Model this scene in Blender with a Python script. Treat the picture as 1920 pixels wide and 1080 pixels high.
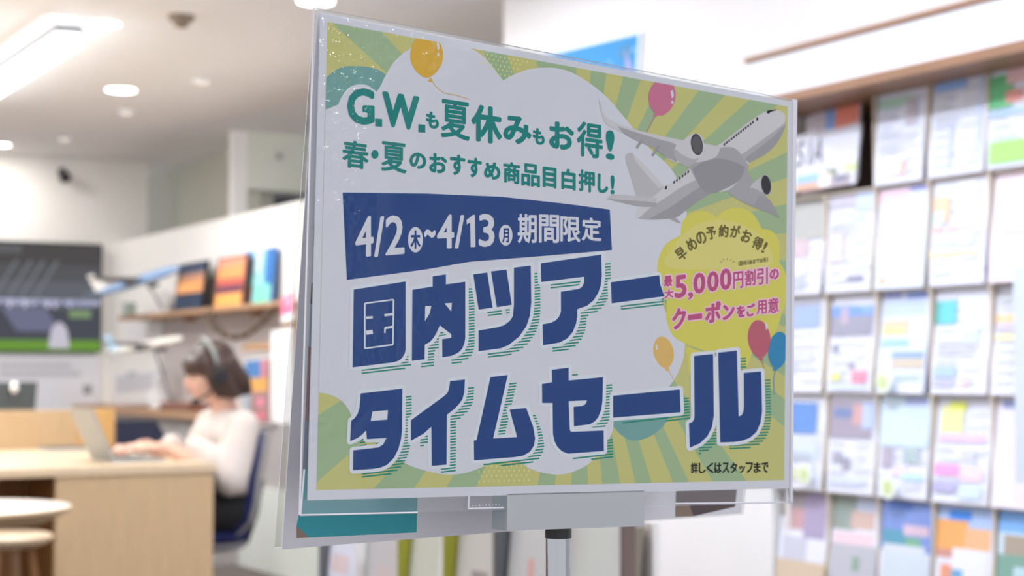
import bpy, bmesh, math, random
from mathutils import Vector, Matrix
from mathutils.geometry import tessellate_polygon
random.seed(7)
S = bpy.context.scene
COL = S.collection
for o in list(bpy.data.objects):
    bpy.data.objects.remove(o)

# ------------------------------------------------------------------ camera
F = 3100.0                       # focal length in pixels of a 1920 px wide frame
CX, CY = 960.0, 540.0
YAW, PITCH = math.radians(30.3), math.radians(2.95)
CAM = Vector((0, 0, 1.15))
sy, cyw, sp_, cp_ = math.sin(YAW), math.cos(YAW), math.sin(PITCH), math.cos(PITCH)
FWD = Vector((sy * cp_, cyw * cp_, sp_))
RGT = Vector((cyw, -sy, 0))
UPV = RGT.cross(FWD)
cam = bpy.data.cameras.new('camera')
cam.sensor_width = 36
cam.lens = 36 * F / 1920
cam.clip_start, cam.clip_end = .05, 100
camo = bpy.data.objects.new('camera', cam)
COL.objects.link(camo)
camo.matrix_world = Matrix.Translation(CAM) @ Matrix((RGT, UPV, -FWD)).transposed().to_4x4()
cam.dof.use_dof = True
cam.dof.focus_distance = 1.08
cam.dof.aperture_fstop = 9.0
S.camera = camo

# ------------------------------------------------------------------ light and exposure
S.view_settings.view_transform = 'Standard'
S.view_settings.look = 'None'
S.view_settings.gamma = 1
S.view_settings.exposure = 0.4
w = bpy.data.worlds.new('world')
S.world = w
w.use_nodes = True
w.node_tree.nodes['Background'].inputs[0].default_value = (.955, .965, 1.0, 1)
w.node_tree.nodes['Background'].inputs[1].default_value = .9


def area(name, loc, size, power, col=(1, 1, 1), shape='DISK', size_y=None, rot=(0, 0, 0), spread=180, parent=None):
    l = bpy.data.lights.new(name, 'AREA')
    l.energy = power
    l.color = col
    l.shape = shape
    l.size = size
    if size_y:
        l.size_y = size_y
    l.spread = math.radians(spread)
    o = bpy.data.objects.new(name, l)
    COL.objects.link(o)
    o.rotation_euler = rot
    if parent:
        o.parent = parent
        o.location = Vector(loc) - wloc(parent)
    else:
        o.location = loc
    return o


# ------------------------------------------------------------------ helpers
def lin(c):
    c = c / 255.0
    return c / 12.92 if c <= .04045 else ((c + .055) / 1.055) ** 2.4


MATS = {}


def mat(name, rgb, rough=.6, k=1.0, metal=0.0, noise=0.0, nscale=30, stretch=(1, 1, 1), bump=0.0, coat=0.0, emit=0.0, spec=.5):
    if name in MATS:
        return MATS[name]
    m = bpy.data.materials.new(name)
    m.use_nodes = True
    nt = m.node_tree
    b = nt.nodes['Principled BSDF']
    c = [min(1, lin(v) * k) for v in rgb]
    b.inputs['Base Color'].default_value = (*c, 1)
    b.inputs['Roughness'].default_value = rough
    b.inputs['Metallic'].default_value = metal
    b.inputs['Specular IOR Level'].default_value = spec
    b.inputs['Coat Weight'].default_value = coat
    if emit:
        b.inputs['Emission Color'].default_value = (*c, 1)
        b.inputs['Emission Strength'].default_value = emit
    if noise or bump:
        tc = nt.nodes.new('ShaderNodeTexCoord')
        mp = nt.nodes.new('ShaderNodeMapping')
        mp.inputs['Scale'].default_value = stretch
        nz = nt.nodes.new('ShaderNodeTexNoise')
        nz.inputs['Scale'].default_value = nscale
        nz.inputs['Detail'].default_value = 4
        nt.links.new(tc.outputs['Object'], mp.inputs[0])
        nt.links.new(mp.outputs[0], nz.inputs['Vector'])
        if noise:
            rp = nt.nodes.new('ShaderNodeValToRGB')
            rp.color_ramp.elements[0].position = .3
            rp.color_ramp.elements[1].position = .7
            rp.color_ramp.elements[0].color = (*[v * (1 - noise) for v in c], 1)
            rp.color_ramp.elements[1].color = (*[min(1, v * (1 + noise)) for v in c], 1)
            nt.links.new(nz.outputs['Fac'], rp.inputs[0])
            nt.links.new(rp.outputs[0], b.inputs['Base Color'])
        if bump:
            bp = nt.nodes.new('ShaderNodeBump')
            bp.inputs['Strength'].default_value = bump
            bp.inputs['Distance'].default_value = .01
            nt.links.new(nz.outputs['Fac'], bp.inputs['Height'])
            nt.links.new(bp.outputs[0], b.inputs['Normal'])
    MATS[name] = m
    return m


def glow(name, rgb, strength):
    m = bpy.data.materials.new(name)
    m.use_nodes = True
    nt = m.node_tree
    nt.nodes.clear()
    e = nt.nodes.new('ShaderNodeEmission')
    e.inputs[0].default_value = (*[lin(v) for v in rgb], 1)
    e.inputs[1].default_value = strength
    o = nt.nodes.new('ShaderNodeOutputMaterial')
    nt.links.new(e.outputs[0], o.inputs[0])
    return m


def clear(name, tint=(1, 1, 1), rough=.05, gloss=.06, bumpy=0.0):
    m = bpy.data.materials.new(name)
    m.use_nodes = True
    nt = m.node_tree
    nt.nodes.clear()
    t = nt.nodes.new('ShaderNodeBsdfTransparent')
    t.inputs[0].default_value = (*tint, 1)
    g = nt.nodes.new('ShaderNodeBsdfGlossy')
    g.inputs['Roughness'].default_value = rough
    mx = nt.nodes.new('ShaderNodeMixShader')
    mx.inputs[0].default_value = gloss
    o = nt.nodes.new('ShaderNodeOutputMaterial')
    nt.links.new(t.outputs[0], mx.inputs[1])
    nt.links.new(g.outputs[0], mx.inputs[2])
    nt.links.new(mx.outputs[0], o.inputs[0])
    return m


def wloc(o):
    v = Vector((0, 0, 0))
    while o:
        v += o.location
        o = o.parent
    return v


class MB:
    """collects geometry in world coordinates, then links it as one mesh object"""

    def __init__(s):
        s.v, s.f, s.m, s.mats, s.sm = [], [], [], [], []

    def mi(s, m):
        if m not in s.mats:
            s.mats.append(m)
        return s.mats.index(m)

    def poly(s, pts, m, smooth=False):
        b = len(s.v)
        s.v += [Vector(p) for p in pts]
        s.f.append(list(range(b, b + len(pts))))
        s.m.append(s.mi(m))
        s.sm.append(smooth)

    def mesh(s, vs, fs, m, smooth=False):
        b = len(s.v)
        s.v += [Vector(p) for p in vs]
        for f in fs:
            s.f.append([b + i for i in f])
            s.m.append(s.mi(m))
            s.sm.append(smooth)

    def hexa(s, b4, t4, m):
        s.mesh(list(b4) + list(t4), [(3, 2, 1, 0), (4, 5, 6, 7), (0, 1, 5, 4), (1, 2, 6, 5), (2, 3, 7, 6), (3, 0, 4, 7)], m)

    def box(s, x0, y0, z0, x1, y1, z1, m):
        x0, x1 = sorted((x0, x1)); y0, y1 = sorted((y0, y1)); z0, z1 = sorted((z0, z1))
        s.hexa([(x0, y0, z0), (x1, y0, z0), (x1, y1, z0), (x0, y1, z0)], [(x0, y0, z1), (x1, y0, z1), (x1, y1, z1), (x0, y1, z1)], m)

    def lathe(s, c, prof, m, n=32, axis=2, smooth=True):
        """prof: list of (radius, height) from c along axis"""
        vs, fs = [], []
        for r, h in prof:
            for k in range(n):
                a = 2 * math.pi * k / n
                p = [0, 0, 0]
                p[axis] = h
                p[(axis + 1) % 3] = r * math.cos(a)
                p[(axis + 2) % 3] = r * math.sin(a)
                vs.append(Vector(c) + Vector(p))
        for i in range(len(prof) - 1):
            for k in range(n):
                k2 = (k + 1) % n
                fs.append((i * n + k, i * n + k2, (i + 1) * n + k2, (i + 1) * n + k))
        fs.append(tuple(range(n - 1, -1, -1)))
        fs.append(tuple((len(prof) - 1) * n + k for k in range(n)))
        s.mesh(vs, fs, m, smooth)

    def tube(s, pts, rad, m, n=10, flat=1.0):
        """tapered tube along pts; rad number or list"""
        pts = [Vector(p) for p in pts]
        if not isinstance(rad, (list, tuple)):
            rad = [rad] * len(pts)
        vs, fs = [], []
        ref = Vector((0, 0, 1))
        for i, p in enumerate(pts):
            d = (pts[min(i + 1, len(pts) - 1)] - pts[max(i - 1, 0)]).normalized()
            a = d.cross(ref)
            if a.length < .05:
                a = d.cross(Vector((0, 1, 0)))
            a.normalize()
            b = a.cross(d)
            for k in range(n):
                t = 2 * math.pi * k / n
                vs.append(p + a * rad[i] * math.cos(t) + b * rad[i] * flat * math.sin(t))
        for i in range(len(pts) - 1):
            for k in range(n):
                k2 = (k + 1) % n
                fs.append((i * n + k, i * n + k2, (i + 1) * n + k2, (i + 1) * n + k))
        fs.append(tuple(range(n - 1, -1, -1)))
        fs.append(tuple((len(pts) - 1) * n + k for k in range(n)))
        s.mesh(vs, fs, m, True)

    def ball(s, c, r, m, n=16, rows=10, rot=None):
        if not isinstance(r, (list, tuple)):
            r = (r, r, r)
        c = Vector(c)
        vs, fs = [], []
        vs.append(Vector((0, 0, r[2])))
        for i in range(1, rows):
            a = math.pi * i / rows
            for k in range(n):
                t = 2 * math.pi * k / n
                vs.append(Vector((r[0] * math.sin(a) * math.cos(t), r[1] * math.sin(a) * math.sin(t), r[2] * math.cos(a))))
        vs.append(Vector((0, 0, -r[2])))
        for k in range(n):
            fs.append((0, 1 + k, 1 + (k + 1) % n))
            e = 1 + (rows - 2) * n
            fs.append((len(vs) - 1, e + (k + 1) % n, e + k))
        for i in range(rows - 2):
            for k in range(n):
                a, b = 1 + i * n + k, 1 + i * n + (k + 1) % n
                fs.append((a, a + n, b + n, b))
        if rot is not None:
            vs = [rot @ v for v in vs]
        s.mesh([c + v for v in vs], fs, m, True)

    def capsule(s, pts, rad, m, n=14):
        """tube with ball ends and joints (for a voxel union)"""
        s.tube(pts, rad, m, n)
        if not isinstance(rad, (list, tuple)):
            rad = [rad] * len(pts)
        for p, r in zip(pts, rad):
            s.ball(p, r, m, n, 8)

    def build(s, name, parent=None, bevel=0, remesh=0, smooth_it=0):
        me = bpy.data.meshes.new(name)
        off = wloc(parent) if parent else Vector((0, 0, 0))
        if parent is None and s.v and not getattr(s, 'keep', False):
            lo = [min(v[i] for v in s.v) for i in range(3)]
            hi = [max(v[i] for v in s.v) for i in range(3)]
            off = Vector(((lo[0] + hi[0]) / 2, (lo[1] + hi[1]) / 2, lo[2]))
        me.from_pydata([v - off for v in s.v], [], s.f)
        for m in s.mats:
            me.materials.append(m)
        me.polygons.foreach_set('material_index', s.m)
        me.polygons.foreach_set('use_smooth', s.sm)
        if any(s.sm) and not remesh:
            me.set_sharp_from_angle(angle=math.radians(38))
        me.update()
        o = bpy.data.objects.new(name, me)
        COL.objects.link(o)
        if parent:
            o.parent = parent
        else:
            o.location = off
        if bevel:
            b = o.modifiers.new('bevel', 'BEVEL')
            b.width = bevel
            b.segments = 2
            b.limit_method = 'ANGLE'
        if remesh:
            r = o.modifiers.new('union', 'REMESH')
            r.mode = 'VOXEL'
            r.voxel_size = remesh
            r.use_smooth_shade = True
            if smooth_it:
                q = o.modifiers.new('soften', 'SMOOTH')
                q.iterations = smooth_it
                q.factor = .5
            dg = bpy.context.evaluated_depsgraph_get()
            me2 = bpy.data.meshes.new_from_object(o.evaluated_get(dg))
            o.modifiers.clear()
            o.data = me2
            if not me2.materials:
                for m in s.mats:
                    me2.materials.append(m)
        return o


def tag(o, label, cat, group=None, kind=None):
    o['label'] = label
    o['category'] = cat
    if group:
        o['group'] = group
    if kind:
        o['kind'] = kind
    return o


def thing(name, loc, label, cat, group=None):
    o = bpy.data.objects.new(name, None)
    o.empty_display_size = .05
    COL.objects.link(o)
    o.location = loc
    return tag(o, label, cat, group)


def struct(mb, name, bevel=0):
    o = mb.build(name, bevel=bevel)
    o['kind'] = 'structure'
    return o


def ray(px, py):
    return FWD + RGT * ((px - CX) / F) - UPV * ((py - CY) / F)


def atX(px, py, D):
    d = ray(px, py)
    return CAM + d * ((D - CAM.x) / d.x)


def atY(px, py, D):
    d = ray(px, py)
    return CAM + d * ((D - CAM.y) / d.y)


def atZ(px, py, D):
    d = ray(px, py)
    return CAM + d * ((D - CAM.z) / d.z)


# ------------------------------------------------------------------ materials
M_WHITE = mat('white_paint', (246, 244, 241), .7, noise=.015, nscale=3)
M_COOL = mat('cool_white_paint', (238, 238, 240), .65, noise=.015, nscale=3)
M_CEIL = mat('ceiling_paint', (243, 240, 240), .8, noise=.01, nscale=4)
M_OLIVE = mat('olive_grey_paint', (198, 197, 184), .8, noise=.02, nscale=4)
M_SOFFIT = mat('pale_olive_paint', (228, 230, 218), .8, noise=.02, nscale=4)
M_DARKW = mat('dark_blue_grey_paint', (100, 104, 112), .8, noise=.02, nscale=4)
M_GREYP = mat('grey_panel', (178, 173, 172), .7, noise=.02, nscale=6)
M_PALE = mat('pale_green_white_panel', (222, 228, 222), .5, noise=.015, nscale=6)
M_CARPET = mat('carpet', (104, 95, 90), .95, noise=.2, nscale=220, bump=.3)
M_WOOD = mat('light_wood', (198, 170, 132), .5, noise=.07, nscale=9, stretch=(6, 6, .5))
M_WOODTOP = mat('light_wood_top', (214, 192, 160), .35, noise=.05, nscale=9, stretch=(6, .6, 6))
M_WOODO = mat('orange_wood', (214, 168, 104), .5, noise=.07, nscale=9, stretch=(6, 6, .5))
M_WOODB = mat('brown_wood', (128, 84, 40), .6, noise=.1, nscale=8, stretch=(6, 6, .6))
M_SHELF = mat('shelf_wood', (176, 138, 104), .5, noise=.08, nscale=9, stretch=(5, .6, 5))
M_TRIM = mat('brown_trim', (150, 112, 86), .5, noise=.08, nscale=9, stretch=(5, .6, 5))
M_BACKB = mat('brown_back_board', (112, 96, 90), .6, noise=.1, nscale=8, stretch=(5, 5, .6))
M_RACK = mat('rack_white', (232, 228, 226), .5)
M_CREAM = mat('rack_cream_edge', (216, 204, 188), .5)
M_GREYM = mat('grey_metal', (120, 122, 126), .4, metal=.7)
M_CHROME = mat('chrome', (168, 170, 174), .12, metal=1.0)
M_SILVER = mat('silver_aluminium', (190, 194, 200), .35, metal=.25)
M_BLACK = mat('black_plastic', (26, 26, 28), .4)
M_DGREY = mat('dark_grey_plastic', (66, 72, 74), .4)
M_NAVY = mat('blue_upholstery', (28, 38, 92), .9, noise=.1, nscale=120)
M_NAVY2 = mat('navy_upholstery', (30, 34, 56), .9, noise=.1, nscale=120)
M_CHAIRG = mat('grey_chair_shell', (150, 148, 150), .5)
M_LAMP = glow('lamp_diffuser', (255, 252, 246), 9)
M_TUBE = glow('tube_light', (240, 250, 255), 9)
M_CLEAR = clear('clear_acrylic', (.985, .99, .995), .06, .07)
M_EDGE = mat('acrylic_edge', (236, 236, 248), .2, coat=.5)

# ------------------------------------------------------------------ setting
CEIL = 2.75
mb = MB(); mb.box(-4, -3, -.1, 9, 15.2, 0, M_CARPET); struct(mb, 'floor')
mb = MB(); mb.box(-4, -3, CEIL, 9, 15.2, CEIL + .1, M_CEIL); struct(mb, 'ceiling')
mb = MB(); mb.box(-4, 12.2, 0, 3.92, 12.4, CEIL, M_WHITE); struct(mb, 'wall_back')
mb = MB(); mb.box(3.5, 4.29, 0, 4.1, 6.06, CEIL, M_COOL); struct(mb, 'wall_right')
mb = MB(); mb.box(3.85, -3, 0, 4.1, 4.29, CEIL, M_COOL); struct(mb, 'wall_niche')
mb = MB(); mb.box(3.5, -3, 2.19, 3.85, 4.29, CEIL, M_COOL); struct(mb, 'wall_bulkhead')
mb = MB(); mb.box(3.65, 6.9, .86, 3.75, 12.2, 2.12, M_WHITE); struct(mb, 'wall_partition')
mb = MB(); mb.box(3.655, 6.9, .48, 3.75, 12.2, .86, M_GREYP); struct(mb, 'trim_1')
mb = MB(); mb.box(3.63, 6.9, 0, 3.75, 12.2, .48, M_PALE); struct(mb, 'trim_2')
mb = MB(); mb.box(4.2, 10.6, 0, 4.3, 15.1, CEIL, M_OLIVE); struct(mb, 'wall_alcove')
mb = MB(); mb.box(3.985, 10.3, 2.37, 8.8, 10.5, CEIL, M_SOFFIT); struct(mb, 'trim_3')
mb = MB(); mb.box(4.3, 14, 0, 9, 14.2, CEIL, M_DARKW); struct(mb, 'wall_far')
mb = MB(); mb.box(3.885, 10.3, 0, 3.985, 10.37, CEIL, M_WHITE); struct(mb, 'pillar_1')
# ------------------------------------------------------------------ the sign: planes
def c2w(v):
    return RGT * v[0] + UPV * v[1] + FWD * v[2]


E1 = c2w((.79337, -.05778, .61471)).normalized()
E2 = c2w((.01924, .99286, .05714))
NRM = E1.cross(E2).normalized()            # faces the viewer
if NRM.dot(FWD) > 0:
    NRM = -NRM
ORG = CAM + c2w((-.12298, -.12746, .99277))
B1 = c2w((.74843, -.04483, .69112)).normalized()
B2 = c2w((.08597, .96544, -.14667))
BN = B1.cross(B2).normalized()
if BN.dot(FWD) > 0:
    BN = -BN
BORG = CAM + c2w((-.13727, -.15295, .97158)) * 1.1


def hit(px, py, o, n):
    d = ray(px, py)
    return CAM + d * ((o - CAM).dot(n) / d.dot(n))


def sp(px, py, h=0.0):
    return hit(px, py, ORG, NRM) + NRM * h


def sb(px, py, h=0.0):
    return hit(px, py, BORG, BN) + BN * h


def pm(c, veil=.02):
    key = 'print_%d_%d_%d' % tuple(c)
    m = mat(key, c, .5, k=POSTER_K, spec=0)
    if veil:
        m.node_tree.nodes['Principled BSDF'].inputs['Base Color'].default_value = (*[max(.004, lin(v) - veil) * POSTER_K for v in c], 1)
    return m


POSTER_K = 1.32
ART = [(614, 41), (1477, 200), (1470, 900), (593, 919)]


def clip(poly, quad=ART):
    out = list(poly)
    for i in range(4):
        a, b = quad[i], quad[(i + 1) % 4]
        ins, res = out, []

        def side(p):
            return (b[0] - a[0]) * (p[1] - a[1]) - (b[1] - a[1]) * (p[0] - a[0])
        for j in range(len(ins)):
            p, q = ins[j], ins[(j + 1) % len(ins)]
            sp0, sq0 = side(p), side(q)
            if sp0 >= 0:
                res.append(p)
            if (sp0 >= 0) != (sq0 >= 0):
                t = sp0 / (sp0 - sq0)
                res.append((p[0] + (q[0] - p[0]) * t, p[1] + (q[1] - p[1]) * t))
        out = res
        if not out:
            return []
    return out


class Print:
    """flat printed shapes, given in the poster's own outline coordinates"""

    def __init__(s, place=sp):
        s.mb = MB()
        s.place = place
        s.n = 0

    def shape(s, poly, m, h, holes=(), clipq=True):
        if clipq:
            poly = clip(poly)
        if len(poly) < 3:
            return
        s.n += 1
        hh = h + (s.n % 24) * 1.2e-6
        loops = [[Vector((p[0], p[1], 0)) for p in poly]] + [[Vector((p[0], p[1], 0)) for p in q] for q in holes]
        tris = tessellate_polygon(loops)
        pts = [p for l in loops for p in l]
        vs = [s.place(p.x, p.y, hh) for p in pts]
        fs = []
        for t in tris:
            a, b, c = (vs[i] for i in t)
            nrm = (b - a).cross(c - a)
            if nrm.length < 1e-14:
                continue
            fs.append(t if nrm.dot(NRM) > 0 else (t[0], t[2], t[1]))
        s.mb.mesh(vs, fs, m)

    def stroke(s, a, b, wd, m, h):
        dx, dy = b[0] - a[0], b[1] - a[1]
        l = math.hypot(dx, dy) or 1
        nx, ny = -dy / l * wd / 2, dx / l * wd / 2
        s.shape([(a[0] + nx, a[1] + ny), (b[0] + nx, b[1] + ny), (b[0] - nx, b[1] - ny), (a[0] - nx, a[1] - ny)], m, h)

    def line(s, pts, wd, m, h):
        for a, b in zip(pts, pts[1:]):
            s.stroke(a, b, wd, m, h)

    def disc(s, c, r, m, h, n=14, ry=None):
        ry = ry or r
        s.shape([(c[0] + r * math.cos(2 * math.pi * k / n), c[1] + ry * math.sin(2 * math.pi * k / n)) for k in range(n)], m, h)

    def fat(s, poly, r, m, h):
        s.shape(poly, m, h)
        for i, p in enumerate(poly):
            q = poly[(i + 1) % len(poly)]
            s.stroke(p, q, 2 * r, m, h)
            s.disc(p, r, m, h, 10)

    def build(s, name, parent):
        return s.mb.build(name, parent)


def smooth(pts, n=6, closed=True):
    """Catmull-Rom through pts; a point given as (x, y, 1) stays a corner"""
    out = []
    N = len(pts)
    for i in range(N if closed else N - 1):
        p1, p2 = pts[i], pts[(i + 1) % N]
        p0 = p1 if len(p1) > 2 else pts[(i - 1) % N] if closed or i else p1
        p3 = p2 if len(p2) > 2 else pts[(i + 2) % N] if closed or i + 2 < N else p2
        for k in range(n):
            t = k / n
            out.append(tuple(.5 * ((2 * p1[j]) + (-p0[j] + p2[j]) * t + (2 * p0[j] - 5 * p1[j] + 4 * p2[j] - p3[j]) * t * t + (-p0[j] + 3 * p1[j] - 3 * p2[j] + p3[j]) * t ** 3) for j in (0, 1)))
    if not closed:
        out.append(tuple(pts[-1][:2]))
    return out


# ---- letter shapes (built-in font), each fitted to its own place on the sheet
GL = {}


def load_glyphs(wanted):
    made = []
    for ch in wanted:
        cu = bpy.data.curves.new('g', 'FONT')
        cu.body = ch
        cu.resolution_u = 3
        ob = bpy.data.objects.new('g', cu)
        COL.objects.link(ob)
        made.append((ch, ob, cu))
    dg = bpy.context.evaluated_depsgraph_get()
    for ch, ob, cu in made:
        ev = ob.evaluated_get(dg)
        me = ev.to_mesh()
        GL[ch] = ([(v.co.x, v.co.y) for v in me.vertices], [tuple(p.vertices) for p in me.polygons])
        ev.to_mesh_clear()
    for ch, ob, cu in made:
        bpy.data.objects.remove(ob)
        bpy.data.curves.remove(cu)


def glyph(pr, ch, quad, m, h, dil=0.0, fit=None):
    """quad: TL, TR, BR, BL corners of the letter's outer box; dil: how far the strokes are thickened;
    fit: thickening the box allows for"""
    vs, fs = GL[ch]
    fit = dil if fit is None else fit
    x0, x1 = min(v[0] for v in vs), max(v[0] for v in vs)
    y0, y1 = min(v[1] for v in vs), max(v[1] for v in vs)
    TL, TR, BR, BL = quad
    TL, TR, BR, BL = (TL[0] + fit, TL[1] + fit), (TR[0] - fit, TR[1] + fit), (BR[0] - fit, BR[1] - fit), (BL[0] + fit, BL[1] - fit)
    flat = []
    for x, y in vs:
        u, v = (x - x0) / (x1 - x0), (y1 - y) / (y1 - y0)
        flat.append(((TL[0] * (1 - u) + TR[0] * u) * (1 - v) + (BL[0] * (1 - u) + BR[0] * u) * v,
                     (TL[1] * (1 - u) + TR[1] * u) * (1 - v) + (BL[1] * (1 - u) + BR[1] * u) * v))
    n = 12 if dil > 2.2 else 8
    moves = [(0, 0)] + ([(dil * math.cos(2 * math.pi * k / n), dil * math.sin(2 * math.pi * k / n)) for k in range(n)] if dil else [])
    for dx, dy in moves:
        pr.n += 1
        hh = h + (pr.n % 24) * 1.2e-6
        out = [pr.place(x + dx, y + dy, hh) for x, y in flat]
        pr.mb.mesh(out, [f if (out[f[1]] - out[f[0]]).cross(out[f[2]] - out[f[0]]).dot(NRM) > 0 else tuple(reversed(f)) for f in fs], m)


def bq(x0, y0, x1, y1, s):
    """corner quad of a slanted letter from its outer box and the slope of its line"""
    d = abs(s) * (x1 - x0)
    if s >= 0:
        return [(x0, y0), (x1, y0 + d), (x1, y1), (x0, y1 - d)]
    return [(x0, y0 + d), (x1, y0), (x1, y1 - d), (x0, y1)]


# colours as printed
P_WHITE = pm((195, 199, 208), 0)
P_GREEN = pm((150, 174, 138))
P_LIME = pm((184, 184, 122))
P_TEALC = pm((112, 156, 152))
P_NAVY = pm((46, 72, 126))
P_TEAL = pm((36, 126, 122))
P_HATCH = pm((44, 132, 114))
P_HALO = pm((199, 206, 215), 0)
P_YEL = pm((200, 196, 96))
P_YELL = pm((204, 198, 122))
P_OLIVE = pm((104, 94, 56))
P_MAG = pm((176, 84, 124))
P_PINKH = pm((222, 182, 206), 0)
P_ORA = pm((204, 164, 68))
P_ORAL = pm((206, 172, 106))
P_PINK = pm((190, 116, 142))
P_RED = pm((178, 98, 112))
P_BLUE = pm((60, 132, 176))
P_BLACK = pm((38, 38, 24))
P_DOT = pm((206, 206, 140))

# ---- the stand
BRK = sp(1068, 985, -.012)
POLE = BRK.copy()
zc = sp(1071, 990, -.006).z
stand = thing('sign_stand', (POLE.x, POLE.y, 0), 'chrome pole sign stand with clear acrylic panel holding the sale poster', 'sign stand')
mb = MB(); mb.lathe((POLE.x, POLE.y, 0), [(.15, 0), (.15, .008), (.145, .014), (.03, .022), (.02, .03)], M_CHROME, 48)
mb.build('base', stand)
mb = MB(); mb.lathe((POLE.x, POLE.y, .025), [(.0085, 0), (.0085, zc - .032)], M_CHROME, 32)
mb.build('pole', stand)
mb = MB(); mb.lathe((POLE.x, POLE.y, zc - .0075), [(.009, 0), (.009, .0115)], M_BLACK, 32)
mb.build('collar', stand)


def slab(mb, pts, h0, h1, m, me=None, place=sp):
    """plate over the outline pts between two distances from the sheet"""
    a = [place(p[0], p[1], 0) for p in pts]
    n = NRM if place is sp else BN
    lo, hi = [p + n * h0 for p in a], [p + n * h1 for p in a]
    N = len(pts)
    vs = lo + hi
    mb.mesh(vs, [tuple(range(N, 2 * N))[::-1], tuple(range(N))], m)
    mb.mesh(vs, [(i, (i + 1) % N, N + (i + 1) % N, N + i) for i in range(N)], me or m)


mb = MB()
slab(mb, [(951, 926), (1208, 919.5), (1208, 986.5), (950, 995)], -.016, .0, M_SILVER)
o = mb.build('clamp', stand, bevel=.0006)
mb = MB()
slab(mb, [(592, 14), (1494, 187), (1485, 943.5), (565, 966)], -.0032, -.0012, M_CLEAR, M_EDGE)
mb.build('acrylic_panel', stand)
for a, b in (((565, 966), (784, 961)), ((880, 954), (946, 952)), ((1268, 944.5), (1485, 942)), ((565, 966), (572, 880)), ((880, 954), (881, 926)), ((1455, 943), (1456, 930)), ((1476, 942), (1476.5, 915))):
    mb = MB()
    mb.tube([sp(*a, -.001), sp(*b, -.001)], .0006, M_EDGE, 8)
    mb.build('acrylic_lip', stand)
for q in range(9):  # small white beads stand in for sparkles in the clear lip
    mb = MB()
    mb.ball(sp(888 + q * 6.2, 948.5 - q * .2, -.001), .0004 + .0004 * random.random(), M_EDGE, 8, 6)
    mb.build('sparkle_bead', stand)
mb = MB(); slab(mb, [(1486, 186), (1494, 187.5), (1489, 520), (1485.5, 941), (1481, 941), (1483, 520)], -.0012, .0006, M_EDGE)
mb.build('edge_strip', stand)

# ---- the sale poster
poster = thing('sale_poster', sp(1029, 926, 0), 'laminated white, green and yellow travel sale poster with big navy lettering in the acrylic stand', 'poster')
mb = MB()
slab(mb, [(601, 27), (1487, 191), (1480, 915.5), (577, 938)], -.0008, 0.0, P_WHITE)
mb.build('sheet', poster)
L0, L1, L2, L3, L4, L5, L6 = [.00006 * i for i in range(1, 8)]

# striped ground
pr = Print()
CEN = (1088, 470)
ring = [(593, 780, 0), (595, 735, 1), (597, 600, 0), (614, 41, 0), (624, 44, 1), (718, 62, 0), (858, 86, 0), (905, 95, 1), (950, 103, 0), (1005, 113, 1), (1080, 127, 0), (1108, 132, 1), (1137, 138, 0), (1168, 144, 1), (1201, 150, 0), (1236, 156, 1), (1262, 161, 0), (1310, 170, 1), (1360, 178, 0), (1405, 187, 1), (1458, 197, 0), (1477, 200, 0), (1476, 285, 1), (1475, 333, 0), (1475, 382, 1), (1475, 437, 0), (1474, 488, 1), (1474, 520, 0), (1473, 590, 1), (1472, 612, 0), (1472, 640, 1), (1471, 705, 0), (1471, 748, 1), (1470, 800, 0), (1470, 850, 0), (1470, 900, 0), (1400, 902, 1), (1336, 903, 0), (1292, 904, 1), (1262, 905, 0), (1222, 906, 1), (1192, 907, 0), (1163, 907, 1), (1129, 908, 0), (1102, 909, 1), (1071, 909, 0), (1040, 910, 1), (1008, 911, 0), (960, 912, 0), (893, 913, 1), (837, 914, 0), (776, 915, 1), (700, 917, 0), (620, 918, 0), (593, 919, 0), (593, 905, 1)]
for i, (x, y, kd) in enumerate(ring):
    x2, y2, _ = ring[(i + 1) % len(ring)]
    pr.shape([CEN, (CEN[0] + (x - CEN[0]) * 1.02, CEN[1] + (y - CEN[1]) * 1.02), (CEN[0] + (x2 - CEN[0]) * 1.02, CEN[1] + (y2 - CEN[1]) * 1.02)], P_GREEN if kd else P_LIME, L0)
pr.build('striped_ground', poster)

# clouds
pr = Print()
pr.shape(smooth([(606, 150, 1), (636, 128), (668, 124), (700, 128), (724, 140), (745, 160, 1), (745, 250, 1), (606, 250, 1)]), P_TEALC, L1)
pr.shape(smooth([(1140, 770, 1), (1150, 800), (1180, 825), (1215, 820), (1245, 797), (1262, 760, 1)]), P_TEALC, L1)
pr.shape([(1270, 395), (1284, 388), (1283, 412), (1278, 420)], P_BLUE, L1)
pr.shape(smooth([(596, 212, 1), (615, 204), (634, 196, 1), (640, 182), (652, 166), (668, 159), (688, 160), (706, 172, 1), (714, 160), (722, 143), (742, 112), (775, 88), (815, 78), (860, 83), (905, 105), (943, 151, 1), (968, 138), (1003, 128), (1050, 129), (1090, 146), (1135, 180), (1172, 222), (1215, 275), (1255, 313), (1276, 350), (1287, 400), (1280, 440), (1240, 500), (1242, 570), (1284, 645, 1), (1281, 672), (1268, 705), (1250, 730, 1), (1200, 770, 1), (1150, 772, 1), (1146, 815), (1110, 864), (1075, 884), (1044, 890), (1008, 884), (982, 872), (965, 850, 1), (935, 862), (888, 882), (858, 889), (828, 889), (792, 881), (762, 870), (735, 850, 1), (662, 800, 1), (657, 775), (640, 752), (618, 740), (585, 735, 1)], 5), P_WHITE, L2)
pr.build('cloud_print', poster)
pr = Print()
for r in range(4):
    for k in range(12):
        x, y = 893 + k * 9.4 + (r % 2) * 4.6, 875 + r * 9.2 - k * .25
        if 893 < x < 992:
            pr.disc((x, y), 1.5, P_DOT, L3, 8, 2.2)
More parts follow.
